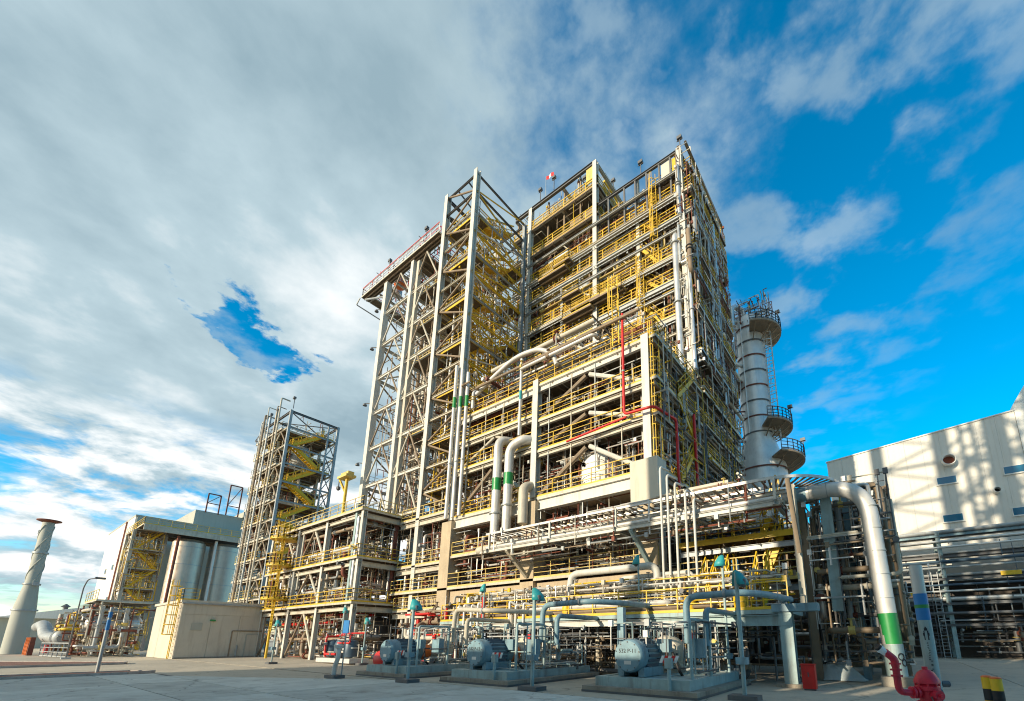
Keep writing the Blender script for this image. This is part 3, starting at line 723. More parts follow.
# ------------------------------------------------------------------ left wing joining tower and front block
lw = thing('pipe_structure', (-45, 21, 0), 'three-level cream pipe structure left of the tall block, carrying railed walkways', 'industrial structure')
WX = [-36.2, -42.5, -48.4, -55.0]; WZ = [4.75, 8.5, 12.7]
for i, x in enumerate(WX):
    for y in (18.0, 25.0): column(lw, x, y, 0, 12.9 if i else 13.0, 0.36, 'white' if y < 20 else 'grey')
column(lw, -37.3, 18.0, 2.5, 13.4, 0.3, 'paleteal', 'box')
for i in range(5):
    for z0, z1 in ((0,4.1),(4.9,7.8),(8.7,12)):
        if (i+int(z1)) % 3: obj('wall_panel', MB().box(-55+3.8*i, -51.3+3.8*i, 25.3, 25.4, z0, z1), 'brown' if i % 2 else 'dark', lw)  # dark panels added to close the view and read as shaded depth
for z in WZ:
    platform(lw, -55.2, -36.0, 17.7, 25.2, z, 'fr', 'cyellow' if z > 9 else 'yellow', jsp=1.7)
    for y in (18.0, 25): beam(lw, (-55.2, y, z-0.52), (-36, y, z-0.52), 0.2, 0.3, 'cream')
    for x in WX: beam(lw, (x, 18, z-0.55), (x, 25, z-0.55), 0.25, 0.42, 'cream' if x > -40 else 'brown')
    platform(lw, -35.8, XA-0.7, 21.2, 28.6, z-0.6, 'f', 'cyellow', jsp=1.7)
    beam(lw, (-35.9, 21.25, z-1.1), (XA-0.3, 21.25, z-1.1), 0.25, 0.4, 'cream')
for z0, z1 in ((0.1, 4.2), (4.8, 8.0), (8.6, 12.2)):
    for a, b in zip(WX[1:-1], WX[2:]):
        xm = (a+b)/2
        brace(lw, (a, 18.1, z0), (xm, 18.1, z1), 0.12, 'cream'); brace(lw, (b, 18.1, z0), (xm, 18.1, z1), 0.1, 'brown')
clutter(lw, (-54.5, -36.6, 18.3, 22, 0.3, 4.2), 60, 41, ('cream','grey','pale','brown','red','silver'), 0.05, 0.2, 0.5)
clutter(lw, (-54.5, -36.6, 18.0, 22, 5, 12.4), 120, 42, ('cream','grey','pale','brown','rust','silver'), 0.05, 0.2, 0.45)
clutter(lw, (-35.6, -29.4, 21.4, 25, 0.4, 11.2), 50, 43, ('cream','grey','pale','brown','silver'), 0.05, 0.2, 0.5)
clutter(lw, (-54.5, -36.6, 18.6, 24, 12.9, 14.2), 18, 44, ('cream','grey','pale'), 0.06, 0.18, 0.2)
for x in (-52, -45.5, -39.5): vessel(lw, (x, 21.8, 6.6), 0.8, 2.4, 'X', 'silver')
for x in (-50, -44, -40): vessel(lw, (x, 22.5, 2.2), 0.9, 2.4, 'Z', 'dgrey')
small_bore(lw, (-55, -36.4, 18.3, 21.5, 0.2, 12.4), 430, 221, ('cream','grey','brown','brown','cyellow','rust'))
small_bore(lw, (-36, -29, 21.3, 24, 0.2, 12), 200, 222, ('cream','grey','brown','rust'))
# yellow round access platforms at its left end
for z in (5.6, 8.9, 11.6):
    pts = [(-49.6+1.15*math.cos(a*math.pi/8), 17.0+1.15*math.sin(a*math.pi/8)) for a in range(16)]
    p = obj('round_platform', MB().poly(pts, z-0.1, z), 'yellow', lw)
    railing(p, [(x, y, z) for x, y in pts]+[(pts[0][0], pts[0][1], z)], 'yellow', 1.1, 0.8, 0.05)
obj('mast', MB().tube((-49.6,17.0,0),(-49.6,17.0,12.2),0.11,14), 'yellow', lw)
ladder(lw, -49.0, 16.8, 2.5, 12.5, 'yellow', 'f')
for k in range(4): stair(lw, (-55.9+0.4*(k%2), 20+3.6*(k%2), 0.2+k*3.1), (-55.9+0.4*(k%2), 23.6-3.6*(k%2), 0.2+(k+1)*3.1), 0.8, 'byellow', 'Y')
# yellow jib hoist on the upper walkway
jh = thing('jib_hoist', (-44.6, 20, 12.7), 'yellow post hoist with a boxy head on the upper walkway left of the towers', 'hoist')
obj('post', MB().tube((-44.6,20,12.7),(-44.6,20,18.0),0.15,12), 'yellow', jh)
obj('head', MB().box(-45.7,-43.8,19.5,20.5,18.0,18.25).box(-45.4,-43.9,19.7,20.3,18.25,18.6), 'cyellow', jh)
obj('knee_brace', MB().bar((-44.6,20,16.4),(-46.2,20,18.2),0.16), 'yellow', jh)
obj('hook_block', MB().tube((-46.3,20,17.4),(-46.3,20,18.2),0.05,6).lathe([(0.05,-0.3),(0.2,-0.15),(0.2,0.1),(0.05,0.2)],(-46.3,20,17.3),'Z',10), 'dgrey', jh)

# ------------------------------------------------------------------ stair tower
st = thing('stair_tower', (-31, 25.3, 0), 'tall open stair tower with pale corner columns and zigzag yellow stairs', 'stair tower')
SX0, SX1 = -33.3, XA
for x, y, w in ((SX1, YF, 0.5), (SX0, YF, 0.5), (SX1, YM-1.0, 0.35), (SX0, YM-1.0, 0.4)):
    column(st, x, y, 11.2 if x == SX1 and y == YF else 0, 47.6 if y == YF else 47.4, w, 'white' if y == YF else 'grey')
SZ = [12.3 + 2.35*i for i in range(15)]
YE = YM-1.0
for i, z in enumerate(SZ + [47.4]):
    for y in (YF, YE): beam(st, (SX0, y, z-0.2), (SX1, y, z-0.2), 0.15, 0.2, 'cream' if z < 44 else 'dgrey')
    beam(st, (SX1, YF, z-0.2), (SX1, YE, z-0.2), 0.14, 0.2, ('yellow','grey')[i%2] if z < 44 else 'dgrey'); beam(st, (SX0, YF, z-0.2), (SX0, YE, z-0.2), 0.22, 0.3, 'cream' if z < 44 else 'dgrey')
    if i < 15:
        z2 = z+2.2
        if i < 14:
            ln = SX1-1.2 if i % 2 else SX1-3.2
            ya, yb = (23.3, 26.9) if i % 2 else (26.9, 23.3)
            stair(st, (ln, ya, z), (ln, yb, z+2.35), 1.1, 'yellow', 'Y')
            platform(st, SX0+0.3, SX1-0.3, 21.8 if i % 2 else 26.9, 23.3 if i % 2 else YE-0.1, z, ('f' if i % 2 else 'b')+'lr', 'yellow', joist=None, edge='yellow')
            obj('landing_brace', MB().bar((SX1-0.35, ya, z+0.9), (SX1-0.35, yb, z+3.25), 0.07, 0.12), 'yellow', st); railing(st, [(SX1-0.3,21.9,z),(SX1-0.3,28,z)], 'yellow', 1.1, 1.5, 0.06, name='side_railing')
        if i % 2: brace(st, (SX0, YF, z), (SX1, YF, z2), 0.09, 'brown')
        else: brace(st, (SX1, YF, z), (SX0, YF, z2), 0.09, 'brown')
        brace(st, (SX1, YF+0.1, z+2.2 if i % 2 else z), (SX1, YE, z if i % 2 else z+2.2), 0.07, 'yellow' if i % 3 else 'pale')
        brace(st, (SX0, YF+0.1, z), (SX0, YE, z2), 0.08, 'brown')
for x in (-31.8, -30.2): brace(st, (x, YF, 47.4), (x+0.8, YE, 44.3), 0.08, 'dgrey')
small_bore(st, (SX0, SX1-0.1, 21.8, 28, 12, 44.5), 420, 231, ('yellow','brown','cream','yellow','grey'))
clutter(st, (SX0+0.2, SX1-0.4, 22, 28, 12.5, 43), 26, 51, ('cream','pale','grey'), 0.05, 0.12, 0.4)

# ------------------------------------------------------------------ pipe tower left of the stair tower
pt = thing('braced_tower', (-39, 24.5, 0), 'white braced tower with an overhanging top deck and red-white railing', 'steel tower')
PXS = [-43.8, -38.6]
for x in PXS:
    column(pt, x, YF, 12.6, 42.4, 0.62 if x < -40 else 0.5, 'white', 'box'); column(pt, x, 27.2, 0, 42.4, 0.5, 'cream', 'box')
column(pt, -37.7, YF+0.1, 12.6, 42.0, 0.38, 'cream', 'box'); column(pt, -34.2, YF+0.6, 12, 43.5, 0.3, 'cream', 'box')
column(pt, -34.4, 27.2, 0, 42.4, 0.4, 'cream', 'box')
PZ = [13.0 + 4.2*i for i in range(8)]
for i, z in enumerate(PZ[:-1]):
    z1 = z+4.2
    for y, m in ((YF, 'white'), (27.2, 'brown')):
        beam(pt, (-43.8, y, z), (-33.5, y, z), 0.22, 0.32, 'white' if y == YF else 'cream')
        xs = [-43.8, -38.6, -34.0]
        for a, b in zip(xs[:-1], xs[1:]):
            brace(pt, (a, y, z), ((a+b)/2 if y == YF else b, y, z1 if y != YF else z1), 0.09, 'cream' if i % 2 else 'brown'); brace(pt, (b, y, z), ((a+b)/2 if y == YF else a, y, z1), 0.09, 'brown' if i % 2 else 'cream')
    for x in PXS: 
        beam(pt, (x, YF, z), (x, 27.2, z), 0.2, 0.3, 'cream'); brace(pt, (x, YF, z), (x, 27.2, z1), 0.09, 'cream')
        brace(pt, (x, 27.2, z), (x, YF, z1), 0.09, 'brown')
    if i > 3 or i == 2: platform(pt, -38.2, -33.8, 22, 27, z, 'f', 'cyellow', joist=None)
pf = platform(pt, -48.9, -33.7, 20.9, 21.8, 42.95, '', 'red', joist='X', jsp=0.4)
platform(pt, -48.9, -47.8, 21.95, 28.4, 42.95, '', 'red', joist='X', jsp=1.3); platform(pt, -39.5, -37.0, 21.95, 25.0, 42.95, 'b', 'red', jsp=1.2)
for x in (-46.6, -44.9, -43.2, -41.6, -35.2): beam(pt, (x, 21.9, 42.7), (x, 28.4, 42.7), 0.16, 0.26, 'cream')
beam(pt, (-48.9, 28.4, 42.75), (-33.7, 28.4, 42.75), 0.18, 0.28, 'cream')
mb = MB()
railing(pf, [(-48.9,20.95,42.95),(-41.4,20.95,42.95)], 'signwhite', 1.15, 1.4, 0.06)
railing(pf, [(-41.2,20.95,42.95),(-33.7,20.95,42.95)], 'signwhite', 1.15, 1.4, 0.05); railing(pf, [(-48.9,28.4,42.95),(-48.9,20.95,42.95)], 'red', 1.15, 1.4, 0.06)
obj('top_rail', MB().bar((-48.9,20.9,44.13),(-33.7,20.9,44.13),0.055), 'red', pf)
for a, b in (((-44,21.2,40.6),(-48.6,21.2,42.6)), ((-44,27,40.6),(-48.6,27,42.6))): brace(pt, a, b, 0.1, 'grey')
obj('drip_rail', MB().path([(-48.9,20.7,42.6),(-49.6,20.7,42.0),(-49.2,24,41.6)],0.07,6), 'grey', pt)
vessel(pt, (-44.2, 23, 44.0), 0.7, 0.8, 'Z', 'orange'); vessel(pt, (-45.8, 23.5, 43.9), 0.6, 0.8, 'Z', 'silver'); vessel(pt, (-41, 23.5, 44), 0.55, 1.0, 'X', 'grey')
for x, h in ((-44.9, 4), (-43.6, 2.6), (-42.8, 3.2), (-46, 2), (-36.4, 3.4), (-37.2, 2.2)): obj('vent_pipe', MB().tube((x,22.3,43),(x,22.3,43+h),0.05,6), 'dgrey', pt)
for x in (-44, -36.8): floodlight(pt, x, 21.4, 44.1)
for k, x in enumerate((-42.4,-41.8,-40.9,-40.2,-36.4,-35.6,-35.0)): obj('pipe', MB().path([(x,24.5,13),(x,24.5,38+k%3),(x+0.6,26,38+k%3)], 0.11+0.05*(k%3), 10), ('cream','pale','brown')[k%3], pt)
vessel(pt, (-36.0, 23.4, 22.5), 0.8, 2.4, 'Z', 'pale'); vessel(pt, (-36.2, 23.4, 27.5), 0.7, 2.0, 'Z', 'pale'); vessel(pt, (-36.2, 23.6, 33), 0.8, 3, 'Z', 'cream')
small_bore(pt, (-44, -33.6, 21.6, 27.4, 13, 42.5), 420, 232, ('brown','cream','pale','rust'))
small_bore(pt, (-48, -34.5, 21.2, 27, 43, 45.4), 120, 233, ('grey','red','pale','dgrey'))
clutter(pt, (-38.2,-33.8,21.8,27,13,40), 50, 52, ('cream','brown','pale','rust'), 0.05, 0.16, 0.4)
for z in (20, 27, 34, 39): obj('lamp', MB().tube((-44.3,21.2,z),(-44.8,21.0,z+0.1),0.05,6).lathe([(0.06,0.1),(0.22,-0.1),(0.22,-0.2)],(-44.85,20.95,z),'Z',8), 'dgrey', pt)

# ------------------------------------------------------------------ far stair tower on the left
ft = thing('frame_tower', (-71.5, 24.6, 0), 'smaller open frame tower at left with yellow zigzag stairs on its right face', 'steel tower')
FX = [-77.6, -72.4, -67.0]; FY = [21.4, 27.8]
FZ = [4.2 + 2.7*i for i in range(11)]
for x in FX:
    for y in FY: column(ft, x, y, 0, 33.8 if x > -70 else 35.2, 0.32, 'grey' if x > -70 else 'cream', 'box')
for i, z in enumerate(FZ):
    for y in FY: beam(ft, (FX[0], y, z), (FX[2], y, z), 0.16, 0.24, 'cream')
    for x in FX: beam(ft, (x, FY[0], z), (x, FY[1], z), 0.16, 0.24, 'grey')
    platform(ft, FX[0]-0.9, FX[1]+ (2.2 if i % 2 else 3.4), FY[0]-0.2, FY[1], z+0.25, 'fr', 'cyellow' if i % 2 else 'cream', jsp=1.8)
    if i < len(FZ)-1:
        z1 = FZ[i+1]
        for x in (FX[0], FX[1]):
            brace(ft, (x, FY[0], z), ((x+FX[FX.index(x)+1])/2, FY[0], z1), 0.09, 'cream'); brace(ft, (FX[FX.index(x)+1], FY[0], z), ((x+FX[FX.index(x)+1])/2, FY[0], z1), 0.09, 'brown')
        brace(ft, (FX[2], FY[1]-1.3, z), (FX[2], FY[1], z1), 0.07, 'grey'); brace(ft, (FX[2], FY[1], z), (FX[2], FY[1]-1.3, z1), 0.07, 'dgrey')
        ya, yb = (22.2, 26.0) if i % 2 else (26.0, 22.2)
        if i >= 1:
            stair(ft, (-67.8+0.25*(i%2), ya, z+0.25), (-67.8+0.25*(i%2), yb, z1+0.25), 0.9, 'byellow', 'Y')
            obj('stair_skirt', MB().bar((-67.25, ya, z+0.5), (-67.25, yb, z1+0.5), 0.05, 0.4), 'byellow', ft)
            platform(ft, -69.2, -67.2, 21.6 if yb < 24 else 25.9, 22.3 if yb < 24 else 27.4, z1+0.25, 'r', 'yellow', joist=None, edge='yellow')
column(ft, FX[2], FY[1]-1.3, 8, 33.4, 0.2, 'grey', 'box')
for z in (33.6,):
    for y in FY: beam(ft, (FX[0], y, z), (FX[2], y, z), 0.2, 0.3, 'dgrey')
    for x in FX: beam(ft, (x, FY[0], z), (x, FY[1], z), 0.2, 0.3, 'dgrey')
brace(ft, (FX[2], FY[0], 33.5), (FX[1], FY[1], 33.5), 0.08, 'dgrey'); brace(ft, (FX[1], FY[0], 33.5), (FX[2], FY[1], 33.5), 0.08, 'dgrey')
brace(ft, (-80.0, 21.4, 32.6), (FX[0], 21.4, 33.5), 0.07, 'dgrey'); brace(ft, (-80.0, 21.4, 32.6), (FX[0], 21.4, 31), 0.07, 'dgrey'); brace(ft, (-80, 21.4, 32.6), (FX[0], FY[1], 33.5), 0.07, 'dgrey')
for k, x in enumerate((-76.6,-75.6,-74.6,-73.4,-71,-70)): obj('pipe', MB().path([(x,20.9,1),(x,20.9,34.5+k%3),(x,22,34.5+k%3)],0.07+0.04*(k%2),8), ('grey','brown','cream')[k%3], ft)
for x in (-77.2,-75.4,-73,-67.2): floodlight(ft, x, 21.6, 34.2)
small_bore(ft, (-77.6,-68.8,21.6,27.4,2,34.5), 300, 241, ('brown','cream','brown','yellow','rust'), 0.03, 0.06)
vessel(ft, (-70, 24.2, 15.2), 1.7, 3.4, 'Z', 'silver'); vessel(ft, (-74.6, 24.4, 24), 1.4, 3.6, 'Z', 'rust'); vessel(ft, (-74.4, 24.4, 9), 1.5, 4, 'Z', 'cream'); vessel(ft, (-70.6, 24.6, 28.5), 1.2, 2.4, 'Z', 'grey')
clutter(ft, (-77.3,-69.6,21.7,27,2,33), 45, 61, ('cream','brown','pale','rust','grey'), 0.06, 0.2, 0.45)
# ------------------------------------------------------------------ round column behind the right corner
rc = thing('distillation_column', (-9.6, 45, 0), 'tall round silver-clad column with hoops and railed half-round decks', 'column')
CX, CY = -9.6, 45.0
obj('shell', MB().lathe([(2.5,0),(2.5,19.0),(1.54,22.5),(1.48,36.2),(1.3,37.0),(0.7,37.5),(0.05,37.6)], (CX,CY,0), 'Z', 40), 'column', rc)
for k, z in enumerate([3,6,9,12,15,18.6, 22.8, 24.6, 26.4, 28.2, 30.0, 31.8, 33.6, 35.4]):
    r = 2.52 if z < 19 else 1.53
    obj('hoop', MB().lathe([(r,z-0.07),(r+0.06,z-0.07),(r+0.06,z+0.07),(r,z+0.07)], (CX,CY,0), 'Z', 40, cap=False), 'rust' if k % 2 else 'dgrey', rc)
obj('seam', MB().tube((CX-0.5,CY-1.5,22.8),(CX-0.5,CY-1.5,36.3),0.06,6), 'signwhite', rc)
def half_deck(z, r0, r1, a0, a1, m='brown'):
    n = 12; pts = []
    for i in range(n+1): a = R(a0+(a1-a0)*i/n); pts.append((CX+r1*math.cos(a), CY+r1*math.sin(a)))
    inner = [(CX+r0*math.cos(R(a0+(a1-a0)*i/n)), CY+r0*math.sin(R(a0+(a1-a0)*i/n))) for i in range(n, -1, -1)]
    o = obj('half_round_deck', MB().poly(pts+inner, z-0.2, z), m, rc)
    railing(o, [(x,y,z) for x,y in pts], 'dgrey', 1.1, 0.9, 0.06)
    b = MB()
    for i in (1, 4, 6, 8, 11):
        a = R(a0+(a1-a0)*i/n); b.bar((CX+r0*math.cos(a),CY+r0*math.sin(a),z-1.3),(CX+r1*0.95*math.cos(a),CY+r1*0.95*math.sin(a),z-0.25),0.1)
    obj('bracket', b, 'brown', o)
half_deck(34.8, 1.45, 3.3, -75, 55); half_deck(23.4, 1.5, 3.4, -60, 50); half_deck(19.6, 2.3, 4.2, -50, 60); half_deck(29.2, 1.45, 2.6, 150, 235)
ladder(rc, CX+1.6, CY-0.4, 19.6, 36, 'pale', 'r')
for k, (x, y, z0, z1, r) in enumerate(((-11.4,43.2,8,36.5,0.22),(-11.1,42.4,8,35.2,0.16),(-10.9,41.6,8,30.5,0.2))):
    obj('downpipe', MB().path([(x,y,z0),(x,y,z1),(CX-0.6,CY-0.6,z1+0.5)], r, 12, bend=0.8), ('silver','pale','silver')[k], rc)
obj('pipe_band', MB().tube((-11.1,42.4,31.6),(-11.1,42.4,33.0),0.2,12), 'byellow', rc)
for z in (22.0, 25.5, 29.0): obj('pipe_clamp', MB().bar((-11.5,43.2,z),(-10.0,44,z),0.12), 'rust', rc)
obj('top_pipe', MB().path([(CX-0.3,CY-0.2,37.4),(CX-0.3,CY-0.2,38.6),(-10.9,43.5,38.6),(-10.9,43.5,36)],0.28,12,bend=0.7), 'silver', rc)
small_bore(rc, (-11.8,-10.6,41.5,44,18,37), 60, 251, ('silver','grey','rust','pale'), 0.03, 0.08, 0.8)
small_bore(rc, (-11,-7,43.4,46,36,39), 60, 252, ('grey','dgrey','rust','pale'))
clutter(rc, (-11.2,-7.4,43.6,45.2,36.4,38.8), 14, 71, ('silver','dgrey','rust','pale'), 0.05, 0.12, 0.5)
for x, y, z in ((-6.4,44.6,34.8),(-6.2,44.6,23.4),(-5.4,44.8,19.6)): floodlight(rc, x, y, z)
for z in (25, 29.5): obj('cross_pipe', MB().path([(XC+0.4,37,z-1.5),(XC+0.9,40,z-2.4),(CX-1.3,CY-0.9,z)],0.16,10,bend=1.2), 'cream', rc)

# ------------------------------------------------------------------ big pale building at right
rb = thing('process_building', (12, 70, 0), 'large pale panelled building at right with small blue windows', 'building')
RBY = 60.0
for k in range(11):          # cladding panels, each its own sheet
    x0, x1 = -4.8+k*1.62, -4.8+(k+1)*1.62
    z0a, z1a = 23.95+ (x0+4.8)*0.088, 23.95+(x1+4.8)*0.088
    obj('wall_panel', MB().prism([(x0+0.006,RBY,0),(x1-0.006,RBY,0),(x1-0.006,RBY,z1a),(x0+0.006,RBY,z0a)], (0,0.2,0)), 'wallr', rb)
obj('wall', MB().prism([(-4.7,RBY+0.2,0),(13.0,RBY+0.2,0),(13.0,RBY+0.2,25.3),(-4.7,RBY+0.2,23.7)], (0,30,0)), 'wallr', rb)
obj('annex_wall', MB().prism([(13.05,RBY-0.05,0),(60,RBY-0.05,0),(60,RBY-0.05,40),(16,RBY-0.05,31),(13.05,RBY-0.05,26.2)], (0,30,0)), 'wallw', rb)
for k in range(36): obj('rib', MB().bar((-4.6+0.49*k,RBY-0.012,0.2),(-4.6+0.49*k,RBY-0.012,23.8+0.043*k),0.035,0.02), 'wallr', rb)
obj('roof_flashing', MB().bar((-4.9,RBY+0.05,24.0),(13.1,RBY+0.05,25.57),0.35,0.12), 'wallw', rb)
for cx, cz in ((6.55,19.1),(6.5,14.75),(12.1,19.1),(12.1,14.6)):
    w = obj('window', MB().box(cx-0.9,cx+0.9,RBY-0.07,RBY-0.003,cz-0.44,cz+0.44), 'wallw', rb)
    obj('pane', MB().box(cx-0.82,cx+0.82,RBY-0.09,RBY-0.075,cz-0.37,cz+0.37), 'glass', w)
    obj('sill', MB().box(cx-0.95,cx+0.95,RBY-0.16,RBY-0.003,cz-0.53,cz-0.45), 'wallw', w)
for cx, cz, r in ((7.0,21.2,0.62),(10.35,17.0,0.3)):
    v = obj('vent_hood', MB().lathe([(r,0),(r,-0.9),(r*0.86,-0.9),(r*0.86,-0.2)], (cx,RBY,cz), 'Y', 20, cap=False), 'wallw', rb)
    obj('vent_mouth', MB().lathe([(0.02,-0.25),(r*0.85,-0.25),(r*0.85,-0.2),(0.02,-0.2)], (cx,RBY,cz), 'Y', 20), 'rust' if r > 0.4 else 'black', v)
# ------------------------------------------------------------------ pipe rack in front of it
pr = thing('pipe_rack', (12, 55.5, 0), 'long blue-grey pipe rack with many parallel pipes below the pale building', 'pipe rack')
for x in (-3.5, 4.4, 12.6, 21, 29):
    for y in (54.2, 57.6): obj('post', MB().ibeam((x,y,0),(x,y,12.2),0.34,0.34), 'paleteal', pr)
    for z in (3.2, 5.2, 7.6, 9.8, 11.9): obj('cross_beam', MB().ibeam((x,54.0,z),(x,57.8,z),0.2,0.3), 'dgrey', pr)
rd = random.Random(5)
for z in (3.2, 5.2, 7.6, 9.8, 11.9):
    for y in (54.0, 57.7): obj('beam', MB().ibeam((-5,y,z-0.1),(32,y,z-0.1),0.16,0.24), 'dgrey' if z < 11 else 'bluegrey', pr)
    y = 54.3
    while y < 57.5:
        r = rd.uniform(0.07, 0.24)
        obj('pipe', MB().tube((-6,y+r,z+0.18+r),(34,y+r,z+0.18+r), r, 10), rd.choice(('dgrey','grey','dgrey','silver','dblue','black','dblue')), pr); y += 2*r+0.12
for z in (8.6, 10.6, 11.2, 6.3, 4.2, 6.9, 9.2): obj('pipe', MB().tube((-6,53.85,z),(34,53.85,z), 0.09+0.05*rd.random(), 8), rd.choice(('grey','silver','dblue','dgrey')), pr)
ladder(pr, 3.6, 53.8, 0, 8.2, 'grey', 'f', cage=False); ladder(pr, 2.9, 53.8, 0, 8.2, 'dgrey', 'f', cage=False)
obj('sign', MB().box(8.4,9.8,53.7,53.75,7.5,7.9), 'byellow', pr); obj('sign', MB().box(1.2,2.2,53.7,53.75,6.0,6.3), 'byellow', pr)
small_bore(pr, (-4,32,53.8,54.6,0.5,11.5), 110, 291, ('dgrey','grey','dblue'), 0.03, 0.07, 0.3)
clutter(pr, (-3,12,54,57,0.6,3), 22, 73, ('dgrey','grey','brown'), 0.06, 0.2, 0.6)
for k in range(9): obj('shade_back_panel', MB().box(-6+k*4.4+0.02,-6+(k+1)*4.4-0.02,58.6,58.75,0,7.4), 'dark', pr)  # dark sheets painted in for the shadowed recess behind the rack

# ------------------------------------------------------------------ front pipe bridge
pb = thing('pipe_bridge', (-12, 20.4, 0), 'cream pipe bridge with cable tray running along the front of the lower block', 'pipe rack')
beam(pb, (-22.2,20.3,8.3), (-3.4,20.3,8.3), 0.16, 0.2, 'white'); beam(pb, (-22.2,18.9,7.4), (-3.4,18.9,7.4), 0.16, 0.22, 'white')
# cable tray with rungs, sweeping back at its right end
tray = [(-22.0,0),(-4.0,0)]
def arc_pts(y0, cx, cy, r, n=10):
    return [(cx+r*math.cos(R(a)), cy+r*math.sin(R(a))) for a in [-90+100*i/n for i in range(n+1)]]
for yy, rr in ((19.0, 2.9), (20.2, 1.7)):
    pts = [(-21.8, yy, 8.6), (-4.2, yy, 8.6)] + [(x, y, 8.6) for x, y in arc_pts(yy, -4.2, 21.9, rr)]
    mb = MB()
    for a, b in zip(pts[:-1], pts[1:]): mb.bar(a, b, 0.05, 0.13)
    obj('tray_side', mb, 'pale', pb)
k = 0; x = -21.6
while x < -4.2: obj('tray_rung', MB().bar((x,19.03,8.55),(x,20.17,8.55),0.09,0.05), 'brown', pb); x += 0.45
for i in range(16):
    a = R(-88+6*i); c = Vector((-4.2,21.9,8.55)); d = Vector((math.cos(a),math.sin(a),0))
    obj('tray_rung', MB().bar(c+d*1.72, c+d*2.88, 0.09, 0.05), 'brown', pb)
for k, (y, z, r, m) in enumerate(((19.1,7.68,0.11,'pale'),(19.4,7.66,0.08,'grey'),(19.75,7.7,0.13,'cream'),(20.1,7.66,0.09,'brown'),(20.4,7.76,0.17,'cream'))):
    obj('pipe', MB().tube((-21.8,y,z),(-3.5,y,z), r, 12), m, pb)
for x in (-21.4, -16.2, -11.6, -7.2, -3.6):
    obj('cross_beam', MB().ibeam((x,18.7,7.42),(x,20.9,7.42),0.16,0.22), 'grey', pb)
    obj('hanger', MB().bar((x,18.95,7.5),(x,18.95,8.6),0.1), 'white', pb)
for x in (XB, XC):
    obj('knee_brace', MB().bar((x+0.05,18.9,7.3),(x+0.05,20.8,5.8),0.22,0.22), 'paleteal' if x == XC else 'cream', pb)
obj('post', MB().ibeam((-3.0,19.6,3.0),(-3.0,19.6,8.3),0.24,0.24), 'cream', pb); obj('post', MB().ibeam((-3.0,21.6,0),(-3.0,21.6,8.3),0.3,0.3), 'brown', pb)
obj('post', MB().ibeam((-1.95,21.3,2.9),(-1.95,21.3,8.6),0.42,0.36), 'paleteal', pb)
obj('knee_brace', MB().bar((-3.0,18.7,8.3),(-2.9,19.2,5.2),0.16,0.3), 'brown', pb)
obj('walkway', MB().box(-10.2,-6.8,20.7,21.3,8.9,8.96), 'grate', pb)
wk = obj('parapet', MB().box(-9.4,-6.0,20.55,20.62,9.0,9.5), 'cream', pb)
for zz, m in ((6.6,'byellow'),(4.55,'cyellow')):
    platform(pb, -9.0, -3.15, 21.2, 26, zz, 'fr', m, jsp=1.4, edge='byellow' if zz > 6 else 'cyellow')
    obj('beam', MB().ibeam((-9,21.35,zz-0.5),(-3.1,21.35,zz-0.5),0.16,0.26), 'grey', pb)
    stair(pb, (-4.9,22.0,zz), (-4.0,22.0,zz+2.0), 0.7, 'byellow', 'X')
small_bore(pb, (-22,-3.4,18.8,20.9,6.9,8.7), 130, 261, ('cream','brown','grey','pale','rust'))
small_bore(pb, (-9.2,-3.2,21.8,25,4.6,8.0), 100, 262, ('brown','dgrey','brown','yellow'))
small_bore(pb, (-2.8,0.4,20.9,29,0.8,8.6), 340, 263, ('grey','dgrey','brown','cream','silver'))
clutter(pb, (-9,-3.2,22.2,25,4.7,8.0), 26, 75, ('brown','dgrey','yellow','grey','rust'), 0.05, 0.16, 0.4)
clutter(pb, (-2.6,0.4,21,29,1.0,8.4), 110, 76, ('dgrey','grey','brown','cream','silver'), 0.05, 0.16, 0.55)
clutter(pb, (-9.8,-4.5,19.2,21,8.7,9.2), 8, 77, ('cream','brown','pale'), 0.05, 0.1, 0.3)
# right-hand dark tangle: posts and small railed landing
for x, y, z1, m in ((-1.3,23.0,8.6,'bluegrey'),(-0.7,25,8.4,'brown'),(0.2,27.0,7.2,'brown'),(-1.4,26.5,8.6,'grey')): obj('post', MB().ibeam((x,y,0),(x,y,z1),0.28,0.28), m, pb)
for z in (3.0, 5.4, 7.4):
    obj('beam', MB().ibeam((-1.3,23.0,z),(0.2,27,z),0.16,0.26), 'grey', pb); obj('beam', MB().ibeam((-2,21.6,z),(-0.7,25,z),0.16,0.26), 'brown', pb)
platform(pb, -0.9, 0.6, 26.2, 27.6, 5.9, 'flr', 'yellow', joist=None)
obj('wall_panel', MB().box(-2.6,0.1,29.6,29.7,0.2,3.4), 'brown', pb); obj('wall_panel', MB().box(-2.4,-0.4,27.2,27.3,6.9,9.0), 'brown', pb)
for k, (x, y) in enumerate(((-1.6,22.2),(-0.9,24.2),(-0.3,24.6))): obj('pipe', MB().path([(x,y,8.0),(x,y,2.2),(x+0.5,y+0.8,1.4)],0.13,10,bend=0.6), ('grey','silver','brown')[k], pb)
db = thing('shade_house', (-5,40,0), 'dark brown block added to shade the pipe rack, half hidden behind the right pipe bridge', 'building')  # house added to shade the rack and fill the gap darkly
for k in range(4): obj('wall_panel', MB().box(-9.6+2.4*k+0.01,-9.6+2.4*(k+1)-0.01,33.8,34.0,0,9.6), 'brown' if k % 2 else 'dark', db)
obj('wall', MB().box(-9.6,0.1,34.05,46,0,9.5), 'dark', db); obj('roof', MB().box(-9.9,0.4,33.6,46.3,9.6,9.85), 'dgrey', db)
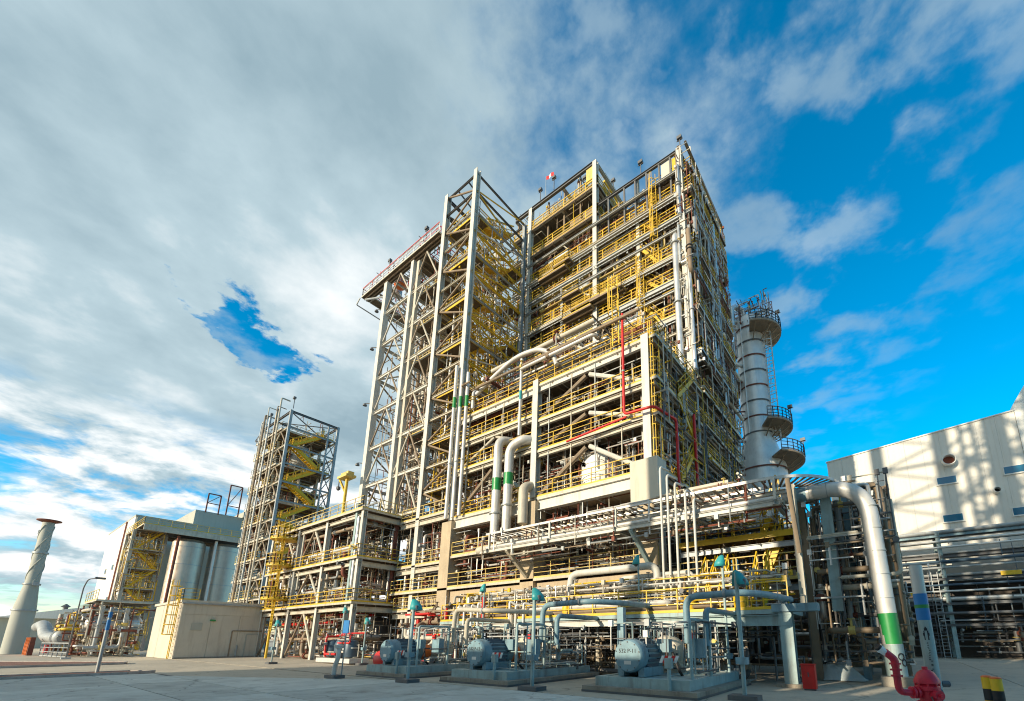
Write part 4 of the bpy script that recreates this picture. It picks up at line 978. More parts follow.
clutter(db, (-9,0.8,31.5,33.6,0.5,9.4), 70, 78, ('dgrey','grey','brown','cream','silver'), 0.05, 0.2, 0.5)
# ------------------------------------------------------------------ low rack on the ground in front
lr = thing('low_pipe_rack', (-14, 19, 0), 'low railed valve rack on short legs behind the pumps', 'pipe rack')
platform(lr, -24.6, -3.3, 18.0, 20.6, 2.85, 'f', 'byellow', jsp=1.6, edge='paleteal')
beam(lr, (-24.6,18.0,2.5), (-9.5,18.0,2.5), 0.22, 0.3, 'white'); beam(lr, (-9.4,18.0,2.45), (-3.3,18.0,2.45), 0.26, 0.42, 'paleteal')
for x in (-24.2,-20.4,-16.6,-13.4,-10.2,-6.6): obj('leg', MB().tube((x,19.9,0),(x,19.9,2.5),0.14,10), 'cream', lr); 
obj('leg', MB().ibeam((-3.45,18.1,0.12),(-3.45,18.1,2.75),0.46,0.42), 'paleteal', lr); obj('leg_base', MB().box(-3.95,-2.95,17.7,18.5,0,0.12), 'pad', lr)
obj('leg', MB().ibeam((-3.3,23.5,0),(-3.3,23.5,3.5),0.4,0.4), 'grey', lr)
obj('bracket', MB().box(-3.9,-2.3,17.8,18.4,2.76,3.05), 'bluegrey', lr)
small_bore(lr, (-24.5,-3.4,18.2,20.6,2.9,4.6), 260, 271, ('cream','pale','byellow','grey','brown','silver'))
small_bore(lr, (-24.5,-3.4,18.6,20.6,0.1,2.5), 170, 272, ('brown','dgrey','dgrey','grey'))  # dark paints here and below imitate the shade under the deck
clutter(lr, (-24,-3.8,18.2,20.4,3.0,4.6), 80, 81, ('cream','pale','byellow','grey','brown','silver'), 0.04, 0.13, 0.45)
clutter(lr, (-24,-3.8,18.3,20.4,0.2,2.3), 30, 82, ('dgrey','dgrey','brown'), 0.04, 0.14, 0.55)
for x in (-7.0,-6.4,-4.6): stair(lr, (x,18.6,2.9), (x,20.2,4.6), 0.5, 'byellow', 'Y')
for x, y, z in ((-7.4,18.3,3.3),(-5.2,18.25,3.3),(-14.3,18.3,3.3)): obj('drum', MB().lathe([(0.02,-0.3),(0.24,-0.3),(0.28,0),(0.24,0.3),(0.02,0.3)],(x,y,z),'Z',14), 'byellow', lr)
for x in (-22.8,-22.2,-21.5,-20.9,-18.2,-17.7,-17.1): obj('standpipe', MB().path([(x,17.9,0.2),(x,17.9,3.6+0.5*((x*7)%1)),(x+0.4,18.2,3.6)],0.07,8), 'pale', lr)
obj('red_riser', MB().tube((-20.1,17.6,3.0),(-20.1,17.6,4.2),0.11,10), 'red', lr)
# pipe manifold left of the pumps
clutter(lr, (-29,-24.8,18.2,20.8,0.3,3.8), 40, 83, ('cream','grey','pale','brown','red'), 0.05, 0.16, 0.5)

# ------------------------------------------------------------------ named pipes
def pipe_thing(pts, r, m, label, name='pipe', n=16, bend=None, bands=(), flanges=()):
    t = obj(name, MB().path(pts, r, n, bend=bend, seg=10), m, None, label=label, cat='pipe')
    for a, b, mm in bands: obj('colour_band', MB().tube(a, b, r+0.006, n), mm, t)
    for a, b in flanges: obj('flange', MB().tube(a, b, r*1.35, n), 'grey', t)
    return t
pipe_thing([(-13.5,20.75,8.0),(-3.7,20.75,8.0)], 0.2, 'pale', 'long slim white pipe along the front of the pipe bridge')
bp = pipe_thing([(-3.6,20.75,8.15),(-0.38,20.75,8.15),(-0.22,20.75,0.35)], 0.33, 'pale', 'thick white pipe bending down to the ground at right with a green band', bend=1.5, n=28,
    bands=[((-0.235,20.75,1.55),(-0.263,20.75,2.72),'green'), ((-3.2,20.75,8.15),(-2.6,20.75,8.15),'bluegrey')])
for k in range(5): obj('cladding_seam', MB().tube((-0.263-0.017*k,20.75,3.3+0.95*k),(-0.263-0.017*k,20.75,3.33+0.95*k),0.338,28), 'grey', bp)
for k in range(2): obj('cladding_seam', MB().tube((-2.5+0.7*k,20.75,8.15),(-2.47+0.7*k,20.75,8.15),0.338,28), 'grey', bp)
obj('shade_sleeve', MB().tube((-0.235,20.75,1.54),(-0.219,20.75,0.36),0.345,28), 'paleteal', bp)  # shade on the pipe below the green band, put in as blue-grey colour
obj('pedestal', MB().box(-0.75,0.3,20.2,21.3,0,0.35), 'pad', bp)
for dx, z in ((0.02,1.08),(0.14,0.86)):
    a = math.atan2(-0.8,0.25)
    ring = MB()
    for k in range(14):
        t0, t1 = 2*math.pi*k/14, 2*math.pi*(k+1)/14
        def Q(t):
            ang = R(-55) + (dx + 0.12*math.cos(t))/0.38
            return Vector((-0.225+0.352*math.cos(ang), 20.75+0.352*math.sin(ang), z+0.12*math.sin(t)))
        ring.bar(Q(t0), Q(t1), 0.035)
    obj('ring_mark', ring, 'ink', bp)
pipe_thing([(-22.9,20.7,8.5),(-22.9,20.7,16.5),(-22.4,22.5,16.7)], 0.33, 'pale', 'left of two white pipes with green bands rising before the lower block', bend=0.7,
    bands=[((-22.9,20.7,12.4),(-22.9,20.7,13.35),'green')], flanges=[((-22.9,20.7,10.6),(-22.9,20.7,10.7))])
pipe_thing([(-21.7,20.7,8.3),(-21.7,20.7,15.5),(-20.3,20.75,15.9),(-20.1,22.0,15.9)], 0.33, 'pale', 'right of two white pipes with green bands, bending sideways into the block at its top', bend=0.7,
    bands=[((-21.7,20.7,12.6),(-21.7,20.7,13.5),'green')], flanges=[((-21.7,20.7,11.0),(-21.7,20.7,11.1))])
pipe_thing([(-20.9,20.8,16.3),(-20.9,20.8,22.6)], 0.11, 'pale', 'slim white vertical pipe with a blue band above the green-banded pair', bands=[((-20.9,20.8,19.2),(-20.9,20.8,19.9),'teal')])
pipe_thing([(-24.6,20.8,8.1),(-20.8,20.8,8.15)], 0.3, 'cream', 'short cream header pipe under the two green-banded pipes', bend=0.7)
pipe_thing([(-19.95,20.5,9.4),(-19.95,20.5,12.0),(-19.95,21.2,12.3)], 0.34, 'cream', 'thick cream pipe stub beside the middle concrete column')
for k, (x, z1, lab) in enumerate(((-28.95,25.3,'tallest white riser with dark green band beside the stair tower corner column'),(-28.1,24.6,'middle white riser with dark green band right of the stair tower corner column'),(-27.3,24.0,'shorter white riser with green band bending right near the stair tower'))):
    pipe_thing([(x,20.9,11.3),(x,20.9,z1)] + ([(x+1.8,21.8,z1-3.8)] if k == 5 else []), 0.15, 'pale', lab, bands=[((x,20.9,21.2-0.2*k),(x,20.9,22.2-0.2*k),'green')], flanges=[((x,20.9,16.0),(x,20.9,16.1))])
pipe_thing([(-26.2,21.0,21.6),(-24.4,21.0,22.4),(-21.8,21.0,23.3),(-19.4,21.0,23.0),(-18.0,21.0,22.0),(-17.6,21.0,20.9)], 0.17, 'pale', 'pale arched pipe looping over the roof of the lower block', bend=1.2)
pipe_thing([(-12.0,20.75,22.2),(-12.0,20.75,15.1),(-10.0,20.75,15.0),(-9.6,23.0,15.0),(-9.6,23.0,9.9)], 0.085, 'red', 'red fire water pipe dropping down the lower block and round its right corner', bend=0.3,
    flanges=[((-12,20.75,18.0),(-12,20.75,18.1))])
pipe_thing([(-16.5,20.85,14.6),(-11.9,20.85,14.95)], 0.07, 'red', 'thin red branch pipe along the lower block handrail')
pipe_thing([(-9.75,26.5,17),(-9.75,26.5,9.9)], 0.1, 'red', 'red vertical drop pipe deep on the right side of the lower block')
for k, (x, lab) in enumerate(((-8.75,'leftmost'),(-8.4,'second from left'),(-8.0,'third from left'),(-7.5,'fourth from left'),(-7.1,'rightmost'))):
    pipe_thing([(x,18.6,3.2),(x,18.6,10.2-0.5*k),(x,19.6,10.3-0.5*k)], 0.06, 'white', lab+' of five thin white vertical pipes before the right concrete column', n=10, bend=0.3)
pipe_thing([(-14.7,19.0,3.0),(-14.6,19.0,5.3),(-9.3,19.0,5.3),(-9.3,19.0,3.0)], 0.19, 'white', 'white inverted U pipe in front of the concrete girder', bend=0.55)
pipe_thing([(-11.6,19.3,3.0),(-11.6,19.3,4.85),(-7.6,19.3,4.85),(-7.6,19.3,3.0)], 0.12, 'white', 'thinner white inverted U pipe below the larger one', bend=0.4)
pipe_thing([(-24.5,18.0,2.3),(-18,17.9,2.3),(-18,17.9,3.1)], 0.12, 'cream', 'cream pipe hung low along the valve rack at left')

# ------------------------------------------------------------------ pumps
def pump(x0, x1, y0, y1, label, txt, grp='motor pump skids in a row'):
    xc = (x0+x1)/2 - 0.55
    t = thing('pump_skid', ((x0+x1)/2, y0, 0), label, 'pump', grp)
    obj('pad', MB().box(x0, x1, y0, y1, 0, 0.2), 'pad', t)
    obj('pad_edge', MB().box(x0-0.015, x1+0.015, y0-0.015, y1+0.015, 0.0, 0.07), 'dgrey', t)
    sk = obj('skid_frame', MB().box(x0+0.35, x1-0.35, y0+0.3, y0+0.55, 0.2, 0.5).box(x0+0.35, x0+0.6, y0+0.55, y1-0.3, 0.2, 0.5).box(x1-0.6, x1-0.35, y0+0.55, y1-0.3, 0.2, 0.5).box(x0+0.6, x1-0.6, y1-0.55, y1-0.3, 0.2, 0.5).box(x0+0.6, x1-0.6, y0+0.55, y1-0.55, 0.42, 0.48), 'paleteal', t)
    r = 0.55; zc = 1.18; ya, yb = y0+0.55, y0+2.3
    mo = obj('motor', MB().lathe([(0.02,ya-0.02),(r*0.9,ya-0.02),(r*0.97,ya+0.03),(r,ya+0.1),(r,ya+0.45),(r*0.93,ya+0.5),(r*0.93,yb-0.35),(r,yb-0.3),(r,yb),(0.3,yb+0.05),(0.02,yb+0.06)], (xc,0,zc), 'Y', 36), 'bluegrey', t)
    for k in range(10):
        a = 2*math.pi*k/10 + 0.3; obj('cover_bolt', MB().tube((xc+r*0.84*math.cos(a),ya-0.04,zc+r*0.84*math.sin(a)),(xc+r*0.84*math.cos(a),ya+0.01,zc+r*0.84*math.sin(a)),0.025,6), 'dgrey', mo)
    obj('nameplate', MB().box(xc-0.13,xc+0.13,ya-0.03,ya-0.021,zc-0.28,zc-0.16), 'silver', mo)
    obj('lifting_eye', MB().path([(xc-0.07,ya+0.9,zc+r*0.93),(xc-0.07,ya+0.9,zc+r+0.1),(xc+0.07,ya+0.9,zc+r+0.1),(xc+0.07,ya+0.9,zc+r*0.93)],0.025,6), 'dgrey', mo)
    obj('conduit', MB().path([(xc+0.7,ya+1.6,zc+0.5),(xc+0.7,ya+1.6,zc+1.0),(x1-0.5,ya+1.6,zc+1.15)],0.035,6), 'grey', mo)
    fin = MB()
    for k in range(20):
        a = 2*math.pi*k/20
        fin.bar((xc+r*0.99*math.cos(a), ya+0.52, zc+r*0.99*math.sin(a)), (xc+r*0.99*math.cos(a), yb-0.37, zc+r*0.99*math.sin(a)), 0.025, 0.09)
    obj('cooling_fin', fin, 'dblue', mo)
    obj('motor_foot', MB().box(xc-0.5,xc-0.28,ya+0.2,yb-0.1,0.5,0.8).box(xc+0.28,xc+0.5,ya+0.2,yb-0.1,0.5,0.8), 'bluegrey', mo)
    obj('terminal_box', MB().box(xc+0.45,xc+0.9,ya+1.3,yb-0.15,zc+0.1,zc+0.55), 'bluegrey', mo)
    obj('cable_gland', MB().path([(xc+0.95,ya+1.5,zc+0.1),(xc+1.2,ya+1.4,0.7),(xc+1.25,ya+1.9,0.25)],0.05,8), 'black', mo)
    mt = Matrix.Translation((xc, ya-0.026, zc+0.16)) @ Matrix.Rotation(R(90),4,'X')
    if txt: text_mesh(txt, 0.19, mt, mo)
    obj('coupling_guard', MB().lathe([(0.3,yb+0.08),(0.38,yb+0.12),(0.38,yb+0.6),(0.3,yb+0.64)], (xc,0,zc-0.1), 'Y', 20), 'orange', t)
    obj('casing', MB().lathe([(0.1,yb+0.66),(0.34,yb+0.7),(0.38,yb+0.95),(0.62,yb+1.05),(0.7,yb+1.25),(0.7,yb+1.6),(0.6,yb+1.8),(0.35,yb+1.9),(0.3,yb+2.1),(0.05,yb+2.15)], (xc,0,zc), 'Y', 28), 'panel', t)
    obj('casing_foot', MB().prism([(xc-0.8,yb+1.1,0.48),(xc+0.8,yb+1.1,0.48),(xc+0.45,yb+1.1,1.1),(xc-0.45,yb+1.1,1.1)], (0,0.6,0)), 'panel', t)
    bb = MB()
    for k in range(10):
        a = 2*math.pi*k/10; bb.tube((xc+0.55*math.cos(a),yb+0.98,zc+0.55*math.sin(a)),(xc+0.55*math.cos(a),yb+1.08,zc+0.55*math.sin(a)),0.04,6)
    obj('bolt', bb, 'dgrey', t)
    # oil piping and instrument stand on the skid
    obj('oil_pipe', MB().path([(xc+0.8,yb+0.6,0.55),(xc+1.3,yb+0.6,0.7),(xc+1.3,yb+2.4,0.7),(xc+0.4,yb+2.4,1.0)],0.05,8), 'grey', t)
    fr = MB().path([(x1-0.5,y0+0.9,0.2),(x1-0.5,y0+0.9,2.35),(x1-0.5,y0+2.6,2.35),(x1-0.5,y0+2.6,0.2)],0.055,8,bend=0.12)
    obj('pipe_frame', fr, 'paleteal', t)
    obj('stand', MB().tube((x1-0.95,y0+0.2,0.2),(x1-0.95,y0+0.2,1.05),0.06,8).box(x1-1.06,x1-0.84,y0+0.12,y0+0.28,0.85,1.15), 'paleteal', t)
    # red and white warning board
    for k in range(5):
        p = [(x1-1.35+0.12*k,y0+0.35,1.0),(x1-1.25+0.12*k,y0+0.35,1.0),(x1-1.15+0.12*k,y0+0.35,1.22),(x1-1.25+0.12*k,y0+0.35,1.22)]
        obj('warning_stripe', MB().prism(p, (0,0.02,0)), 'red' if k % 2 else 'signwhite', t)
    obj('post_panel', MB().box(x0+0.45,x0+0.72,y0+1.6,y0+1.8,0.5,2.9), 'bluegrey', t) if x0 > -10 else None
    obj('gauge_box', MB().box(x1-1.1,x1-0.55,y0+2.1,y0+2.4,1.1,1.75), 'bluegrey', t)
    obj('push_button', MB().box(x1-1.0,x1-0.8,y0+2.0,y0+2.08,1.75,1.95), 'red', t)
    small_bore(t, (x0+0.4,x1-0.4,y0+1.2,y1-0.3,0.5,2.3), 70, int(-x0*7), ('grey','paleteal','dgrey','pale'), 0.015, 0.035, 0.6)
    clutter(t, (x0+0.5,x1-0.7,yb+1.2,y1-0.3,0.6,2.4), 14, int(-x0*10), ('paleteal','grey','pale','bluegrey'), 0.03, 0.09, 0.6)
    return t
pump(-9.05,-4.95,12.45,18.0,'nearest pump skid, its blue-grey motor lettered on the round end','532 P-11')
pump(-16.05,-12.05,11.9,18.0,'middle pump skid with blue motor, orange coupling guard and beige casing','532 P-12')
pump(-22.3,-18.2,11.6,18.0,'leftmost pump skid with blue motor behind a white plinth, smallest in view',None)
for (a, b, c), lab, m in (((( -6.05,14.6,1.6),(-6.05,14.6,3.2),(-4.2,14.6,3.25)),'blue-grey elbowed discharge pipe rising from the nearest pump','bluegrey'),
        (((-12.75,14.5,1.6),(-12.65,14.5,3.2),(-10.2,14.5,3.25)),'grey elbowed discharge pipe rising from the middle pump','bluegrey'),
        (((-18.75,14.5,1.6),(-18.65,14.5,3.25),(-16.1,14.5,3.1)),'cream elbowed discharge pipe rising from the leftmost pump','cream')):
    e = Vector(c)
    pipe_thing([a,b,c,(e.x+0.6,e.y+1.2,e.z),(e.x+0.9,18.4,e.z)], 0.12, m, lab, bend=0.42, flanges=[((e.x-0.5,e.y,e.z),(e.x-0.4,e.y,e.z))])
    pipe_thing([(a[0]+0.55,a[1]+0.4,1.5),(a[0]+0.55,a[1]+0.4,2.75),(a[0]+0.6,17.9,2.75)], 0.11, m, 'thinner suction pipe tucked behind the '+lab.split(' elbowed')[0]+' discharge pipe', bend=0.3)

# ------------------------------------------------------------------ hooded posts
def hooded_post(x, y, h, label, s=1.0, face=1, base=True):
    t = thing('hooded_post', (x,y,0), label, 'post', 'slim posts with teal hoods')
    if base: obj('base_block', MB().box(x-0.42*s,x+0.42*s,y-0.28,y+0.28,0,0.14), 'dgrey', t)
    obj('post', MB().tube((x,y,0.1),(x,y,h),0.065*s,10), 'paleteal', t)
    obj('clamp', MB().box(x-0.16*s,x+0.16*s,y-0.13,y+0.13,1.0,1.2), 'bluegrey', t)
    # hood: a tapered open shell, narrow at the top, sloping away from the post
    n = 6; mb = MB(); k0 = 0
    prof = [(0.07,h+0.06,0.10),(0.16,h-0.02,0.2),(0.27,h-0.22,0.34),(0.31,h-0.40,0.4)]
    for w, z, d in prof:
        for i in range(n+1):
            a = math.pi*i/n
            mb.v.append(Vector((x,y,z)) + Vector((0.82,0.57,0))*face*((w*1.5*math.sin(a)-0.07)*s) + Vector((-0.57,0.82,0))*(w*0.8*math.cos(a)*s))
    for j in range(len(prof)-1):
        for i in range(n): mb.f.append((j*(n+1)+i, j*(n+1)+i+1, (j+1)*(n+1)+i+1, (j+1)*(n+1)+i))
    o = obj('hood', mb, 'teal', t)
    md = o.modifiers.new('thickness','SOLIDIFY'); md.thickness = 0.03
    obj('detector_head', MB().lathe([(0.03,0),(0.09,-0.04),(0.09,-0.22),(0.04,-0.28)],(x+0.2*face*s,y,h-0.2),'Z',10), 'dgrey', t)
hooded_post(-10.65,11.7,3.5,'post with teal hood in front of the middle pump, on a dark base')
hooded_post(-16.75,10.85,3.35,'post with teal hood in front of the leftmost pump')
hooded_post(-3.88,13.4,3.75,'tallest near post with teal hood standing beside the nearest pump')
hooded_post(-37.6,13.3,3.1,'small post with pale teal hood right of the beige box building', 0.8)
hooded_post(-30.9,16.4,3.2,'small post with teal hood behind the red tank at left', 0.8)
hooded_post(-35.9,17.2,4.2,'taller post with teal hood fixed at the left wing corner', 0.8)
hooded_post(-5.5,17.2,5.0,'high teal hood on a bent white post behind the nearest pump', 0.8, -1)
hooded_post(-19.85,17.4,4.9,'small teal hood above the rack between leftmost and middle pumps', 0.7, -1)
hooded_post(-10.0,18.4,5.7,'small green hood above the white inverted U pipe', 0.7, -1)
mv = thing('valve_stand', (-21.5,10.2,0), 'white bent valve stand on a dark base with a small blue sign', 'valve')
obj('base_block', MB().box(-21.95,-21.05,9.95,10.45,0,0.14), 'dgrey', mv)
obj('standpipe', MB().path([(-21.6,10.2,0.1),(-21.6,10.2,0.5),(-21.35,10.2,0.9),(-21.4,10.2,1.35)],0.1,10), 'pale', mv)
obj('bonnet', MB().lathe([(0.05,0),(0.2,0.03),(0.22,0.16),(0.08,0.2)],(-21.4,10.2,1.3),'Z',12), 'pale', mv)
obj('sign_post', MB().tube((-21.1,10.3,0.1),(-21.1,10.3,2.6),0.03,6), 'grey', mv); obj('sign', MB().box(-21.35,-20.85,10.25,10.29,2.0,2.6), 'blue', mv)
# red tank at left pump
rt = thing('red_tank', (-24.3,14.2,0), 'short red drum lying on the ground left of the pumps', 'drum')
obj('shell', MB().lathe([(0.02,-0.6),(0.42,-0.55),(0.5,-0.4),(0.5,0.4),(0.42,0.55),(0.02,0.6)],(-24.3,14.2,0.62),'X',20), 'red', rt)
obj('cradle', MB().box(-24.7,-24.5,13.8,14.6,0,0.3).box(-24.1,-23.9,13.8,14.6,0,0.3), 'dgrey', rt)
sc2 = thing('skid_unit', (-33.5,16.5,0), 'small white skid with dark tanks under the left wing', 'skid')
obj('frame', MB().box(-36.5,-31.5,15.8,17.2,0.1,0.4), 'pale', sc2); 
for x in (-35.6,-34.2,-32.8): obj('tank', MB().lathe([(0.05,0),(0.45,0.1),(0.5,0.3),(0.5,1.0),(0.4,1.25),(0.05,1.35)],(x,16.5,0.4),'Z',16), 'dblue', sc2)
clutter(sc2, (-36.3,-31.6,15.9,17.1,0.5,2.2), 18, 91, ('pale','grey','red','cream'), 0.04, 0.09, 0.5)

# ------------------------------------------------------------------ right foreground
rx = thing('red_box', (-2.72,17.35,0), 'upright bright red fire box beside the teal rack leg', 'box')
obj('body', MB().box(-2.95,-2.53,17.15,17.5,0.05,0.84), 'red', rx); obj('lid', MB().box(-2.97,-2.51,17.13,17.52,0.845,0.88), 'red', rx); obj('plinth', MB().box(-2.92,-2.56,17.18,17.47,0,0.05), 'dgrey', rx)
obj('handle', MB().bar((-2.74,17.13,0.45),(-2.74,17.13,0.6),0.03), 'dgrey', rx)
tp = MB(); nx, ny = 14, 10; rd = random.Random(9)
for j in range(ny+1):
    for i in range(nx+1):
        u, v = i/nx*2-1, j/ny*2-1
        hgt = max(0.0, (1-u*u)*(1-v*v))**0.85*0.95*(1-0.3*u)*(0.8+0.35*math.sin(5*u+3*v)*math.cos(4*v)) + rd.uniform(-0.05,0.07)
        tp.v.append(Vector((-2.6+u*1.25+0.1*rd.random(), 22.6+v*0.9, max(0.012, hgt if abs(u) < 1 and abs(v) < 1 else 0.02))))
for j in range(ny):
    for i in range(nx): tp.f.append((j*(nx+1)+i, j*(nx+1)+i+1, (j+1)*(nx+1)+i+1, (j+1)*(nx+1)+i))
tp.f.append(tuple([i for i in range(nx, -1, -1)] + [(nx+1)*j for j in range(1, ny+1)] + [(nx+1)*ny+i for i in range(1, nx+1)] + [(nx+1)*j+nx for j in range(ny-1, 0, -1)]))
obj('tarpaulin', tp, 'tarp', None, label='crumpled pale tarpaulin heap on the ground behind the red box', cat='tarpaulin')
hy = thing('fire_hydrant', (0.24,7.74,0), 'red fire hydrant with a side monitor nozzle at the right foreground', 'hydrant')
HX, HY = 0.24, 7.74
obj('barrel', MB().lathe([(0.16,0),(0.16,0.05),(0.1,0.07),(0.1,0.82),(0.15,0.83),(0.15,0.88),(0.11,0.9),(0.11,1.02),(0.14,1.03),(0.14,1.08),(0.1,1.12),(0.09,1.14)], (HX,HY,0), 'Z', 24), 'pinkred', hy)
obj('bonnet', MB().lathe([(0.15,1.12),(0.15,1.16),(0.13,1.2),(0.1,1.26),(0.05,1.3),(0.035,1.3),(0.035,1.34),(0.005,1.345)], (HX,HY,0), 'Z', 24), 'pinkred', hy)
bo = MB()
for k in range(8): a = 2*math.pi*k/8; bo.tube((HX+0.13*math.cos(a),HY+0.13*math.sin(a),1.06),(HX+0.13*math.cos(a),HY+0.13*math.sin(a),1.17),0.014,6)
obj('bolt', bo, 'pinkred', hy)
CR = Vector((math.cos(R(35)), math.sin(R(35)), 0))       # sideways direction of the branch
c0 = Vector((HX,HY,1.0)); 
br_ = [c0, c0-CR*0.40, c0-CR*0.40+Vector((0,0,0.34))]
obj('branch_pipe', MB().path(br_, 0.045, 14, bend=0.09), 'pinkred', hy)
mon = obj('monitor', MB().path([br_[-1], br_[-1]+Vector((0,0,0.1)), br_[-1]-CR*0.12+Vector((0,0,0.2))], 0.05, 14, bend=0.08), 'pinkred', hy)
for z in (0.30, 0.38, 0.22): obj('flange', MB().tube(c0-CR*0.40+Vector((0,0,z-0.012)), c0-CR*0.40+Vector((0,0,z+0.012)), 0.07, 16), 'pinkred', hy)
for d0, d1 in ((0.15,0.18),(0.2,0.23)): obj('flange', MB().tube(c0-CR*d0, c0-CR*d1, 0.08, 16), 'pinkred', hy)
obj('chain', MB().path([c0+Vector((0.1,-0.1,0.02)), c0+Vector((0.14,-0.14,-0.12)), c0+Vector((0.05,-0.17,-0.16)), c0+Vector((0.02,-0.15,-0.04))], 0.008, 5), 'dgrey', hy)
n0 = br_[-1]-CR*0.11+Vector((0,0,0.18)); nd = (-CR*0.5+Vector((0,0,0.42))).normalized()
obj('nozzle', MB().tube(n0, n0+nd*0.07, 0.042, 14, 0.05).tube(n0+nd*0.07, n0+nd*0.11, 0.055, 14), 'signwhite', mon)
obj('nozzle_tip', MB().tube(n0+nd*0.111, n0+nd*0.14, 0.05, 14), 'black', mon)
fr2 = Vector((math.sin(R(35))*1, -math.cos(R(35)), 0))
obj('front_cap', MB().tube(c0+fr2*0.08+Vector((0,0,-0.02)), c0+fr2*0.2+Vector((0,0,-0.02)), 0.065, 14).tube(c0+fr2*0.2+Vector((0,0,-0.02)), c0+fr2*0.24+Vector((0,0,-0.02)), 0.025, 6), 'pinkred', hy)
obj('side_cap', MB().tube(c0+CR*0.09, c0+CR*0.17, 0.05, 14), 'dgrey', hy)
mp_ = thing('marker_pole', (0.38,8.0,0), 'white marker pole with blue bands standing right beside the hydrant', 'pole')
MX, MY = 0.33, 7.95
obj('pole', MB().tube((MX,MY,0),(MX,MY,2.78),0.082,24), 'pale', mp_)
obj('shade_sleeve', MB().tube((MX,MY,0),(MX,MY,1.98),0.0835,24), 'paleteal', mp_)  # shaded lower pole, painted as a blue-grey tint
obj('band', MB().tube((MX,MY,1.98),(MX,MY,2.36),0.085,24), 'blue', mp_); obj('thin_band', MB().tube((MX,MY,2.15),(MX,MY,2.2),0.0865,24), 'green', mp_)
def on_pole(u, z, d=0.0865):
    a = R(-90-3) + u/0.085
    return Vector((MX+d*math.cos(a), MY+d*math.sin(a), z))
pic = MB()
for u0, u1, z0, z1 in ((-0.028,0.028,1.70,1.83),(-0.018,0.018,1.83,1.865),(-0.008,0.008,1.865,1.885),(-0.038,-0.028,1.76,1.80),(0.028,0.038,1.76,1.80)):
    a, b, c, d = on_pole(u0,z0), on_pole(u1,z0), on_pole(u1,z1), on_pole(u0,z1); k = len(pic.v)
    pic.v += [a,b,c,d]; pic.f.append((k,k+1,k+2,k+3))
obj('hydrant_pictogram', pic, 'ink', mp_)
let = MB(); rd = random.Random(4); z = 1.66
while z > 0.95:
    hgt = 0.016 if z > 1.45 else 0.03; w = 0.014 if z > 1.45 else 0.02
    for s in range(2):
        u = rd.uniform(-w, w*0.2); k = len(let.v)
        let.v += [on_pole(u,z), on_pole(u+w*1.2,z), on_pole(u+w*1.2,z+hgt*0.35), on_pole(u,z+hgt*0.35)]; let.f.append((k,k+1,k+2,k+3)); z -= hgt*0.6
    z -= hgt*0.9
obj('lettering', let, 'ink', mp_)
obj('lug', MB().tube((MX+0.07,MY+0.05,1.1),(MX+0.16,MY+0.11,1.1),0.045,10), 'dgrey', mp_)
for x, y, h, lab in ((1.25,11.15,1.02,'left of two yellow and black striped bollards at the right edge'),(1.33,10.8,1.02,'right and nearer of two yellow and black striped bollards')):
    t = thing('bollard', (x,y,0), lab, 'bollard', 'striped bollards')
    for k in range(5):
        z0 = h*k/5
        obj('stripe', MB().tube((x,y,z0),(x,y,z0+h/5-0.002),0.085,20), 'black' if k % 2 else 'orange' if False else ('black' if k % 2 else 'byellow'), t)
    obj('cap', MB().lathe([(0.085,0),(0.08,0.02),(0.05,0.035),(0.01,0.04)],(x,y,h-0.001),'Z',20), 'orange', t)

# ------------------------------------------------------------------ beige box building at left
bx = thing('box_building', (-60,15,0), 'low windowless beige box building with a yellow roof ladder', 'building')
obj('wall', MB().box(-64.7,-55.0,11.5,18.4,0,5.25), 'panel', bx)
for y in (11.5,): pass
obj('roof_trim', MB().box(-64.85,-54.85,11.35,18.5,5.2,5.42), 'panel', bx)
for k in range(3): obj('cladding_panel', MB().box(-54.998,-54.96,11.55+2.27*k,11.55+2.27*(k+1)-0.03,0.1,4.05), 'panel', bx); 
obj('cladding_panel', MB().box(-54.998,-54.96,11.55,18.36,4.1,5.18), 'panel', bx)
d_ = obj('door', MB().box(-54.95,-54.9,16.9,17.9,0.05,2.2), 'panel', bx); obj('door_frame', MB().box(-54.955,-54.88,16.8,16.9,0.05,2.3).box(-54.955,-54.88,17.9,18.0,0.05,2.3).box(-54.955,-54.88,16.9,17.9,2.21,2.3), 'wallg', d_)
obj('louvre', MB().box(-54.95,-54.9,12.4,13.2,2.6,3.3), 'wallg', bx); obj('gutter', MB().tube((-54.78,11.4,5.12),(-54.78,18.5,5.12),0.08,8), 'grey', bx); obj('plinth', MB().box(-54.99,-54.86,11.5,18.4,0,0.12), 'pad', bx)
lamp = obj('wall_lamp', MB().box(-54.95,-54.7,13.7,14.1,3.5,3.65), 'green', bx)
ladder(bx, -55.6, 11.3, 0, 6.4, 'byellow', 'f')
obj('conduit', MB().path([(-54.9,15.6,0.1),(-54.9,15.6,2.6),(-54.9,18.2,2.6)],0.05,6), 'brown', bx); obj('conduit', MB().path([(-54.9,16.2,0.1),(-54.9,16.2,1.2)],0.06,6), 'grey', bx)
railing(bx, [(-57.2,11.45,5.42),(-55.1,11.45,5.42),(-55.1,12.6,5.42)], 'byellow', 1.1)
